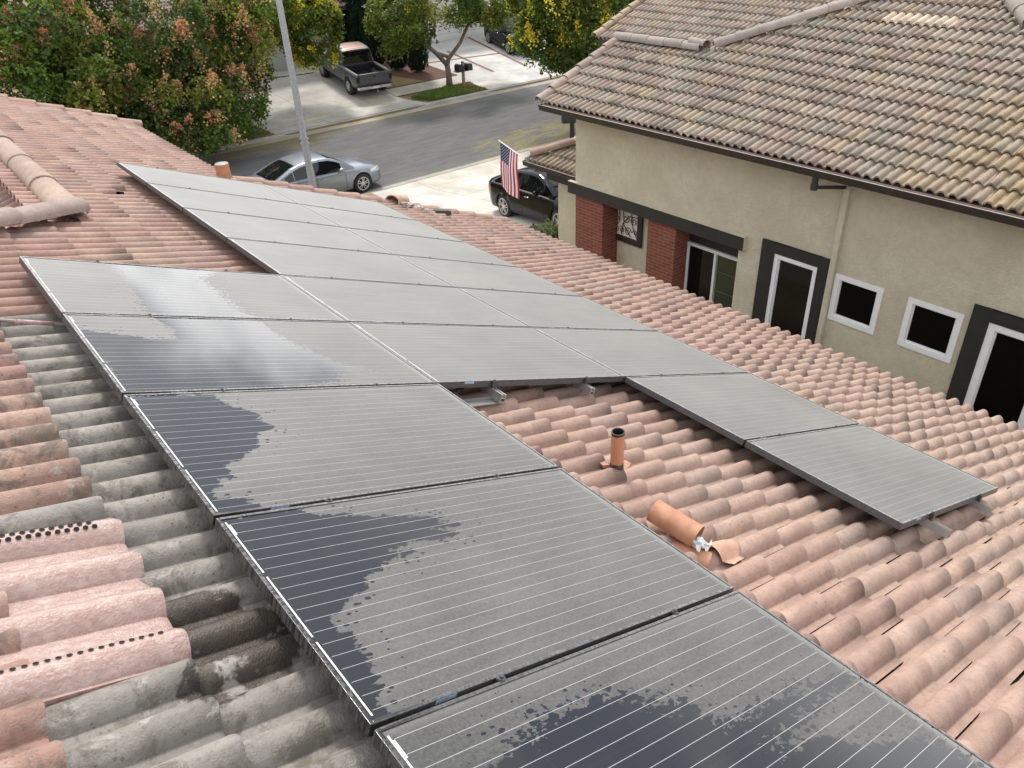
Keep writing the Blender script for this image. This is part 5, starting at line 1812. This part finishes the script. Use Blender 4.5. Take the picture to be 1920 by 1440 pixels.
def letterbox(mb, c, d, w=.19, l=.50, h=.24):
    """round-topped box; d: direction of its door"""
    c, d = Vector(c), Vector(d).normalized()
    s = Vector((-d.y, d.x, 0))
    prof = [(-w / 2, 0), (-w / 2, h * .55)] + [(w / 2 * -math.cos(PI * k / 8), h * .55 + h * .45 * math.sin(PI * k / 8)) for k in range(1, 8)] + [(w / 2, h * .55), (w / 2, 0)]
    P = [[c + d * q + s * a + Vector((0, 0, z)) for a, z in prof] for q in (-l / 2, l / 2)]
    mb.grid(P)
    n = len(prof)
    mb.add(P[0], [tuple(range(n))])
    mb.add(P[1], [tuple(range(n - 1, -1, -1))])
    mb.add([P[0][0], P[0][-1], P[1][-1], P[1][0]], [(0, 1, 2, 3)])
b = Vector((23.48, 30.44, .15))
ml = thing('double_mailbox', 'two black mailboxes on one grey post beside the forked tree', 'mailbox', b)
mb = MB()
mb.box((b.x - .06, b.y - .06, b.z - .1), (b.x + .06, b.y + .06, b.z + 1.28))
mb.build('post', plain('weathered_post', (0.23, 0.20, 0.18), .9, var=.3), ml)
mb = MB()
mb.box((b.x - .50, b.y - .20, b.z + .80), (b.x + .50, b.y + .16, b.z + .84))
mb.build('shelf', plain('weathered_board', (0.20, 0.18, 0.16), .9, var=.3), ml)
for s in (-1, 1):
    mb = MB()
    letterbox(mb, (b.x + s * .26, b.y - .04, b.z + .845), (s * .10, -1, 0), .30, .52, .34)
    mb.build('mailbox', MAT['black_plastic'], ml, smooth=True, angle=40)
b = Vector((20.05, 18.35, .10))
ml = thing('single_mailbox', 'black mailbox with a red flag on a black post beyond the eaves', 'mailbox', b)
mb = MB()
mb.box((b.x - .065, b.y - .065, b.z - .1), (b.x + .065, b.y + .065, b.z + 1.25))
mb.build('post', MAT['black_paint'], ml)
mb = MB()
letterbox(mb, (b.x - .10, b.y + .05, b.z + .86), (-.80, .45, 0), .30, .60, .36)
mb.build('mailbox', MAT['black_plastic'], ml, smooth=True, angle=40)
mb = MB()
mb.obox((b.x - .24, b.y + .02, b.z + 1.17), (.05, -.03, 0), (.006, .01, 0), (0, 0, .035))
mb.build('red_flag', plain('red_flag', (0.30, 0.02, 0.03), .5), ml)

# path lantern and shrub by the drive
b = Vector((10.2, 9.23, 1.10))
ln = thing('lantern', 'black path lantern standing next to the round shrub', 'lantern', b)
mb = MB()
mb.tube([b, b + Vector((0, 0, .30))], .02, 8)
mb.lathe([(.10, .30), (.115, .32), (.10, .34)], 10, c=b)
mb.lathe([(.135, .54), (.125, .57), (.06, .63), (.02, .65), (.02, .69), (0, .70)], 10, c=b)
for k in range(6):
    a = 2 * PI * k / 6
    mb.tube([b + Vector((.10 * math.cos(a), .10 * math.sin(a), .33)), b + Vector((.115 * math.cos(a), .115 * math.sin(a), .55))], .010, 5)
mb.build('lantern_frame', MAT['black_paint'], ln)
mb = MB()
mb.lathe([(.075, .34), (.085, .54)], 10, c=b)
mb.build('lantern_glass', plain('frosted_glass', (0.42, 0.42, 0.40), .3, var=.1), ln, smooth=True)

# hose across the far drive
hs = [(13.2, 36.9), (14.4, 36.9), (15.3, 37.25), (16.4, 37.30), (17.4, 37.10), (18.3, 37.05)]
mb = MB()
pts = []
for i in range(len(hs) - 1):
    for k in range(6):
        f = k / 6
        x, y = hs[i][0] * (1 - f) + hs[i + 1][0] * f, hs[i][1] * (1 - f) + hs[i + 1][1] * f
        pts.append((x, y, zg(x, y) + .04))
mb.tube(pts, .022, 6)
tag(mb.build('garden_hose', MAT['black_rubber'], smooth=True), 'black hose lying on the concrete in front of the garage door across the street', 'hose')

# ---------------------------------------------------------------- houses across the street
def far_house(name, label, org):
    return thing(name, label, 'house', org)
t = NT('tan_stucco')
t.set(col=t.mix(t.noise(t.pos(), 1.4, 5), (0.33, 0.28, 0.235), (0.43, 0.37, 0.31)), rough=.92)
t.bump(t.noise(t.pos(), 40, 4), .4, .01)
tan = t.mat
h1 = far_house('garage_house', 'tan house with a grey garage door behind the pickup truck', (16, 40, 1.2))
mb = MB()
mb.box((8.0, 38.45, .5), (14.0, 47, 3.75))
mb.box((19.3, 38.45, .5), (20.3, 46, 3.75))
mb.box((14.001, 38.45, 3.30), (19.299, 38.75, 3.75))
mb.box((14.001, 46.0, .5), (19.299, 46.3, 3.75))
mb.box((12.0, 43.0, 3.75), (20.0, 46.5, 6.5))
mb.build('wall', tan, h1)
mb = MB()
mb.box((14.0, 38.52, .85), (19.3, 38.58, 3.30))
gd = mb.build('garage_door', plain('grey_door', (0.44, 0.43, 0.41), .6, var=.06, scale=2), h1)
mb = MB()
for k in range(1, 5):
    mb.box((14.02, 38.513, .85 + k * .49 - .006), (19.28, 38.5185, .85 + k * .49 + .006))
mb.build('door_groove', plain('groove', (0.25, 0.24, 0.23), .7), gd)
mb = MB()
mb.box((20.301, 40.2, 2.1), (20.34, 41.0, 3.2))
w_ = mb.build('window', MAT['white_vinyl'], h1)
mb = MB()
mb.box((20.341, 40.27, 2.17), (20.345, 40.93, 3.13))
mb.build('pane', MAT['glass_dark'], w_)
def ff1(a, b, u):
    return (b, 37.7 - a * cs - u * sn, 3.82 - a * sn + u * cs)
def fcol(x, y, k, j):
    return tuple(np.array((0.25, 0.19, 0.165)) * nrng.uniform(.75, 1.25))
mb = MB()
tiles(mb, ff1, -6.3, 0, 8.0, 21.1, lambda a, b: a < .02 and 8.1 < b < 21.0, fcol, nrng, 0, 0, u0=0, wide=.30)
r1 = mb.build('roof', MAT['tile_nb'], h1, smooth=True, angle=50)
mb = MB()
mb.add([ff1(0, 8, -.02), ff1(0, 21.05, -.02), ff1(-6.3, 21.05, -.02), ff1(-6.3, 8, -.02)], [(0, 1, 2, 3)])
mb.add([ff1(-.05, 8, -.03), ff1(-.05, 21.05, -.03), ff1(-.05, 21.05, -.22), ff1(-.05, 8, -.22)], [(0, 1, 2, 3)])
mb.build('eave_board', plain('mauve_fascia', (0.17, 0.10, 0.09), .7), r1)
cap_chain('rake_tile', ff1(0, 21.05, .06), ff1(-6.2, 21.05, .06), (0, -sn, cs), .11, r1, MAT['tile_nb'], step=.36, colfn=lambda: tuple(np.array((0.25, 0.19, 0.165)) * nrng.uniform(.8, 1.2)), rng=nrng, drop=.03)
h2 = far_house('white_garage_house', 'house with a white garage door behind the forked tree', (29, 41, 1.2))
mb = MB()
mb.box((24.2, 39.0, .5), (26.4, 48, 4.0))
mb.box((33.6, 39.0, .5), (40, 48, 4.0))
mb.box((26.401, 39.0, 3.45), (33.599, 39.4, 4.0))
mb.box((26.401, 47.7, .5), (33.599, 48, 4.0))
mb.build('wall', plain('pale_stucco', (0.42, 0.40, 0.36), .9, var=.08, bump=.3), h2)
mb = MB()
mb.box((26.4, 39.10, .9), (33.6, 39.16, 3.45))
gd = mb.build('garage_door', plain('white_door', (0.60, 0.60, 0.58), .55, var=.05, scale=2), h2)
mb = MB()
for k in range(1, 5):
    mb.box((26.42, 39.09, .9 + k * .51 - .008), (33.58, 39.098, .9 + k * .51 + .008))
mb.build('door_groove', plain('groove2', (0.33, 0.33, 0.32), .7), gd)
def ff2(a, b, u):
    return (b, 38.2 - a * cs - u * sn, 4.05 - a * sn + u * cs)
mb = MB()
tiles(mb, ff2, -5, 0, 23.5, 41, lambda a, b: a < .02, fcol, nrng, 0, 0, u0=0)
r2 = mb.build('roof', MAT['tile_nb'], h2, smooth=True, angle=50)
mb = MB()
mb.add([ff2(0, 23.5, -.02), ff2(0, 41, -.02), ff2(-5, 41, -.02), ff2(-5, 23.5, -.02)], [(0, 1, 2, 3)])
mb.build('roof_felt', MAT['underlay'], r2)

# ---------------------------------------------------------------- trees
def leaf_mat(name, trans=.34):
    t = NT(name)
    c = t.attr('col')
    t.set(col=c, rough=.55, spec=.3)
    tr = t.n('BsdfTranslucent', {'Color': t.mix(1.0, c, (1.3, 1.5, .6), 'MULTIPLY')})
    mxs = t.n('MixShader', {0: trans, 1: t.bsdf.outputs[0], 2: tr.outputs[0]})
    out = [n for n in t.t.nodes if n.type == 'OUTPUT_MATERIAL'][0]
    t.t.links.new(mxs.outputs[0], out.inputs['Surface'])
    return t.mat
MAT['leaf'] = leaf_mat('leaves')
MAT['pod'] = leaf_mat('pods_and_blossom', .2)

def np_mesh(name, V, F, cols, mat, parent):
    """V (n,4,3) quads -> one mesh"""
    n = len(V)
    ox = np.array(ORG.get(parent.name, (0, 0, 0)))
    me = bpy.data.meshes.new(name)
    me.vertices.add(n * 4)
    me.vertices.foreach_set('co', (V.reshape(-1, 3) - ox).astype(np.float32).ravel())
    me.loops.add(n * 4)
    me.loops.foreach_set('vertex_index', np.arange(n * 4, dtype=np.int32))
    me.polygons.add(n)
    me.polygons.foreach_set('loop_start', np.arange(0, n * 4, 4, dtype=np.int32))
    me.polygons.foreach_set('loop_total', np.full(n, 4, dtype=np.int32))
    me.update(calc_edges=True)
    a = me.color_attributes.new('col', 'FLOAT_COLOR', 'POINT')
    c4 = np.c_[np.repeat(cols, 4, axis=0), np.ones(n * 4)].astype(np.float32)
    a.data.foreach_set('color', c4.ravel())
    me.materials.append(mat)
    o = bpy.data.objects.new(name, me)
    C.objects.link(o)
    o.parent = parent
    ORG[o.name] = ORG.get(parent.name, (0, 0, 0))
    return o

def unit(v):
    return v / np.maximum(np.linalg.norm(v, axis=-1, keepdims=True), 1e-9)
def sprays(P, D, rng, nl=6, length=.34, lw=.06, ll=.15):
    """compound leaves: P positions, D outward direction; each droops and carries nl leaflets"""
    n = len(P)
    out = []
    side = unit(np.cross(D, rng.normal(size=(n, 3))))
    L = length * rng.uniform(.7, 1.25, (n, 1))
    for k in range(nl):
        f = (k + .6) / nl
        c = P + D * L * f + np.array((0, 0, -1)) * L * f * f * .55
        s = side * (1 if k % 2 else -1)
        ax = unit(s + D * .55 + rng.normal(0, .28, (n, 3)) + np.array((0, 0, -.28)))
        wd = unit(np.cross(ax, rng.normal(0, .5, (n, 3)) + np.array((0, 0, 1.0))))
        l = ll * rng.uniform(.75, 1.2, (n, 1))
        w = lw * rng.uniform(.7, 1.2, (n, 1))
        q = np.stack([c, c + ax * l * .5 + wd * w, c + ax * l, c + ax * l * .5 - wd * w], 1)
        out.append(q)
    return np.stack(out, 1).reshape(-1, 4, 3)

def tree(name, label, base, limbs, lobes, nclump, per, green, seed, group=None, extra=None, spread=.55, cat='tree', trunk_r=.2, leaf=(6, .34, .06, .15), shell=.62):
    rng = np.random.default_rng(seed)
    root = thing(name, label, cat, base, group=group)
    lob = [(np.array(c, float), np.array(r, float)) for c, r in lobes]
    w = np.array([r.prod() ** .67 for c, r in lob])
    # clump centres in the outer part of the crown
    cl, outd = [], []
    while len(cl) < nclump:
        c, r = lob[rng.choice(len(lob), p=w / w.sum())]
        d = unit(rng.normal(size=3))
        q = c + d * r * (rng.uniform(shell, 1.0) ** .8) * rng.uniform(.86, 1.08)
        if any((((q - c2) / r2) ** 2).sum() < .42 for c2, r2 in lob if c2 is not c):
            continue
        cl.append(q)
        outd.append(d)
    cl, outd = np.array(cl), np.array(outd)
    mb = MB()
    tops = []
    for pts, rad in limbs:
        mb.tube([Vector(p) for p in pts], rad, 10)
        tops.extend([(np.array(p), rr) for p, rr in zip(pts, rad)][1:])
    for q in cl[rng.choice(len(cl), min(len(cl), 34), replace=False)]:
        p0, r0 = tops[np.argmin([np.linalg.norm(q - tp[0]) for tp in tops])]
        mid = (p0 * .45 + q * .55) + rng.normal(0, .18, 3) - np.array((0, 0, .15))
        mb.tube([Vector(p0), Vector(mid), Vector(q)], [min(.055, r0 * .6), .03, .010], 6)
    mb.build('trunk', MAT['bark'], root, smooth=True)
    n = nclump * per
    ci = np.repeat(np.arange(nclump), per)
    rad = spread * rng.uniform(.6, 1.35, nclump)
    dd = unit(rng.normal(size=(n, 3)) + outd[ci] * .9 + np.array((0, 0, .35)))
    P = cl[ci] + dd * (rad[ci] * rng.random(n) ** .45)[:, None] * np.array((1.1, 1.1, .75))
    D = unit(dd + rng.normal(0, .45, (n, 3)))
    V = sprays(P, D, rng, *leaf)
    nl = leaf[0]
    shade = rng.uniform(.65, 1.35, nclump)
    g = np.array(green)
    base_c = g[rng.integers(len(g), size=nclump)]
    col = base_c[ci] * shade[ci][:, None] * rng.uniform(.75, 1.3, (n, 1))
    col = np.repeat(col, nl, 0) * rng.uniform(.8, 1.25, (n * nl, 1))
    np_mesh('crown', V, None, col, MAT['leaf'], root)
    # pods or blossom on the outer clumps
    for nm, frac, num, rr, size, cols, pick in (extra or []):
        pk = [i for i in range(nclump) if pick(cl[i], outd[i]) and rng.random() < frac]
        if not pk:
            continue
        P, cc = [], []
        for i in pk:
            for _ in range(rng.integers(1, 4)):
                c = cl[i] + unit(outd[i] + rng.normal(0, .55, 3) + np.array((0, -.25, .5))) * rad[i] * rng.uniform(.95, 1.25)
                m = rng.integers(int(num * .5), int(num * 1.4))
                ax = unit(np.array((0, 0, 1.0)) + outd[i] * .5 + rng.normal(0, .2, 3))
                hh = rng.uniform(-.9, 1.0, (m, 1))
                P.append(c + ax * hh * rr * 1.1 + rng.normal(0, .30, (m, 3)) * rr * (1.25 - hh))
                base = np.array(cols[rng.integers(len(cols))])
                cc.append(base * rng.uniform(.65, 1.3, (m, 1)))
        P, cc = np.concatenate(P), np.concatenate(cc)
        m = len(P)
        ax = unit(rng.normal(size=(m, 3)) + np.array((0, 0, .5)))
        wd = unit(np.cross(ax, rng.normal(size=(m, 3))))
        l = size * rng.uniform(.7, 1.3, (m, 1))
        c = P
        V1 = np.stack([c, c + ax * l * .5 + wd * l * .38, c + ax * l, c + ax * l * .5 - wd * l * .38], 1)
        nn = np.cross(ax, wd)
        V2 = np.stack([c, c + ax * l * .5 + nn * l * .38, c + ax * l, c + ax * l * .5 - nn * l * .38], 1)
        np_mesh(nm, np.concatenate([V1, V2]), None, np.concatenate([cc, cc]), MAT['pod'], root)
    return root

GD = [(0.098, 0.15, 0.028), (0.125, 0.175, 0.030), (0.075, 0.125, 0.030), (0.165, 0.19, 0.033), (0.10, 0.145, 0.045)]
GY = [(0.12, 0.165, 0.028), (0.15, 0.185, 0.030), (0.09, 0.135, 0.028), (0.20, 0.20, 0.034)]
PODS = [(0.60, 0.36, 0.19), (0.64, 0.44, 0.24), (0.58, 0.31, 0.18), (0.66, 0.49, 0.28)]
PODR = [(0.52, 0.21, 0.13), (0.56, 0.28, 0.16)]
YEL = [(0.72, 0.64, 0.07), (0.78, 0.70, 0.10), (0.66, 0.53, 0.05)]
TRG = 'street trees with seed pods or yellow blossom'
b = (11.19, 31.8, .28)
tree('street_tree', 'big green tree covered in orange and tan papery seed pods', b,
     [([b, (11.0, 31.7, 1.4), (10.5, 31.4, 2.4)], [.23, .19, .16]), ([(10.5, 31.4, 2.4), (9.4, 30.6, 3.8), (8.0, 30.2, 5.2)], [.15, .11, .06]), ([(10.5, 31.4, 2.4), (10.6, 30.6, 4.2), (10.8, 30.2, 6.0)], [.13, .1, .05]),
      ([(10.5, 31.4, 2.4), (9.0, 29.6, 2.7), (7.4, 28.4, 3.0)], [.10, .07, .03])],
     [((8.2, 30.3, 5.2), (4.6, 4.0, 2.9)), ((10.6, 29.8, 4.2), (1.7, 2.2, 2.2)), ((7.9, 27.6, 2.4), (2.3, 2.0, 1.3)), ((10.1, 28.4, 2.2), (1.1, 1.3, 1.1)), ((8.5, 26.8, 1.6), (1.2, 1.0, .8)), ((5.4, 28.4, 3.4), (2.4, 2.2, 1.9))],
     250, 64, GD, 31, TRG, [('seed_pods', .85, 80, .30, .095, PODS, lambda q, d: d[2] > -.5 and q[0] > 4.5), ('red_pods', .22, 70, .26, .09, PODR, lambda q, d: q[0] < 8.5)])
b = (3.6, 30.2, .2)
tree('street_tree', 'darker green tree at the far left with a few red seed pods', b,
     [([b, (3.6, 30.2, 2.2)], [.22, .17]), ([(3.6, 30.2, 2.2), (2.6, 29.6, 4.2), (1.5, 29.0, 5.8)], [.13, .1, .05]), ([(3.6, 30.2, 2.2), (4.4, 29.4, 4.2), (4.8, 29.0, 5.6)], [.13, .1, .05])],
     [((3.2, 29.6, 5.0), (4.0, 3.4, 2.8)), ((3.6, 27.3, 3.2), (2.9, 2.0, 1.7)), ((0.6, 28.6, 4.0), (2.6, 2.4, 2.0))],
     180, 60, GD, 32, TRG, [('seed_pods', .32, 60, .26, .09, PODS, lambda q, d: True), ('red_pods', .40, 60, .24, .08, PODR, lambda q, d: q[2] > 3.5)])
b = (12.4, 34.2, .55)
tree('street_tree', 'tree with bright yellow blossom hanging over the garage behind the lamp pole', b,
     [([b, (12.6, 34.0, 2.0), (13.2, 33.7, 3.0)], [.17, .14, .12]), ([(13.2, 33.7, 3.0), (14.6, 33.2, 3.9), (16.0, 32.8, 4.4)], [.1, .08, .04]), ([(13.2, 33.7, 3.0), (13.4, 33.3, 5.0)], [.1, .05])],
     [((14.4, 33.0, 5.1), (2.1, 2.0, 1.8)), ((16.1, 32.6, 3.7), (1.1, 1.1, 1.5)), ((13.0, 32.6, 4.7), (1.3, 1.4, 1.4))],
     120, 62, GD, 33, TRG, [('blossom', .95, 90, .26, .095, YEL, lambda q, d: q[0] > 14.6), ('blossom_sprig', .35, 50, .2, .08, YEL, lambda q, d: q[0] <= 15.0)], .48)
b = (22.86, 30.89, .19)
tree('forked_tree', 'slim grey forked tree with sparse yellow green crown by the mailboxes', b,
     [([b, (22.86, 30.88, .75), (22.80, 30.88, 1.30)], [.20, .155, .145]), ([(22.80, 30.88, 1.30), (22.2, 30.9, 1.95), (21.4, 30.95, 2.6), (20.9, 31.0, 3.3)], [.125, .11, .09, .05]), ([(21.4, 30.95, 2.6), (21.6, 30.9, 3.2), (21.6, 30.8, 4.0)], [.08, .065, .04]),
      ([(21.7, 30.95, 2.35), (22.2, 30.9, 3.1), (22.35, 30.9, 4.1)], [.085, .07, .04]), ([(22.80, 30.88, 1.30), (22.95, 30.9, 1.6), (23.7, 30.85, 2.25), (24.2, 30.8, 3.0), (24.8, 30.8, 3.8)], [.13, .115, .095, .075, .04]), ([(24.2, 30.8, 3.0), (24.9, 30.7, 3.35), (25.6, 30.6, 3.7)], [.065, .05, .03]),
      ([(22.2, 30.9, 1.95), (22.75, 30.9, 1.75), (22.95, 30.9, 1.65)], [.09, .09, .09])],
     [((22.4, 30.9, 4.7), (2.6, 2.2, 1.35)), ((20.3, 30.9, 3.9), (1.35, 1.5, 1.25)), ((25.6, 30.7, 4.4), (1.7, 1.7, 1.35)), ((19.9, 30.6, 2.9), (.7, .7, .5))],
     84, 50, GY, 34, TRG, [('blossom', .22, 34, .2, .075, YEL, lambda q, d: q[0] < 22)], .45)
b = (23.6, 18.0, .12)
tree('street_tree', 'dense dark green tree with yellow flower sprays beyond the tiled roof', b,
     [([b, (23.5, 18.1, 2.5)], [.22, .17]), ([(23.5, 18.1, 2.5), (22.2, 19.2, 4.0), (20.6, 20.0, 5.2)], [.13, .1, .05]), ([(23.5, 18.1, 2.5), (24.0, 19.2, 4.6), (24.4, 20, 6.2)], [.13, .1, .05])],
     [((22.8, 19.8, 5.6), (3.6, 3.2, 2.8)), ((21.7, 20.4, 4.4), (2.0, 2.1, 1.7)), ((22.3, 20.4, 3.1), (1.1, 1.1, .95)), ((25.2, 20.2, 4.4), (2.4, 2.2, 2.0))],
     220, 74, GD, 35, TRG, [('blossom', .9, 85, .25, .09, YEL, lambda q, d: d[2] > -.7)], .5)
# cypresses: columns of short upright sprigs
def cypress(label, b, r, h, seed):
    rng = np.random.default_rng(seed)
    root = thing('cypress', label, 'cypress', b, group='dark columnar cypresses in a row')
    mb = MB()
    mb.tube([b, (b[0], b[1], b[2] + h * .9)], [.12, .03], 8)
    mb.build('trunk', MAT['bark'], root)
    n = 5200
    u = rng.random(n)
    z = .15 + u * h
    prof = np.interp(u, [0, .05, .2, .6, .9, 1], [.55, .85, 1, .95, .6, .12])
    a = rng.uniform(0, 2 * PI, n)
    lob = 1 + .16 * np.sin(a * 5 + z * 2.2) + .10 * np.sin(a * 3 - z * 4.1)
    rr = r * prof * lob * rng.uniform(.72, 1.04, n)
    P = np.c_[b[0] + rr * np.cos(a), b[1] + rr * np.sin(a), b[2] + z]
    D = unit(np.c_[np.cos(a) * .35, np.sin(a) * .35, np.full(n, 1.0)] + rng.normal(0, .2, (n, 3)))
    wd = unit(np.cross(D, np.c_[np.cos(a), np.sin(a), np.zeros(n)] + rng.normal(0, .3, (n, 3))))
    l = rng.uniform(.16, .36, (n, 1))
    w = rng.uniform(.025, .05, (n, 1))
    V = np.stack([P - D * l * .4, P + wd * w, P + D * l * .7, P - wd * w], 1)
    col = np.array((0.016, 0.036, 0.019)) * rng.uniform(.55, 1.6, (n, 1))
    np_mesh('crown', V, None, col, MAT['leaf'], root)
    mb = MB()
    mb.lathe([(r * .35, .2), (r * .55, h * .2), (r * .5, h * .6), (r * .2, h * .95)], 10, c=b)
    mb.build('inner_twigs', plain('dark_twigs', (0.012, 0.015, 0.01), .95, var=.3), root, smooth=True)
ZC = .55
for i, (x, y, r, h) in enumerate([(23.0, 34.0, .62, 6.0), (22.3, 35.0, .62, 6.2), (21.8, 36.4, .65, 6.0), (21.55, 37.8, .65, 6.2), (21.45, 39.2, .7, 6.2)]):
    cypress(['dark columnar cypress nearest the street, at the edge of the driveway', 'dark cypress second from the street in the row', 'dark cypress in the middle of the row behind the pickup',
             'dark cypress fourth from the street in the row', 'dark cypress at the house end of the row'][i], (x, y, zg(x, y)), r, h, 50 + i)
b = (10.45, 8.90, 1.12)
tree('shrub', 'small round grey green shrub at the corner of the driveway', b, [([b, (10.45, 8.90, 1.5)], [.03, .02])], [((10.42, 8.92, 1.50), (.40, .40, .30))], 46, 34, [(0.14, 0.17, 0.07), (0.18, 0.20, 0.09), (0.11, 0.14, 0.055)], 71, None, None, .10, 'shrub', leaf=(5, .09, .014, .045))
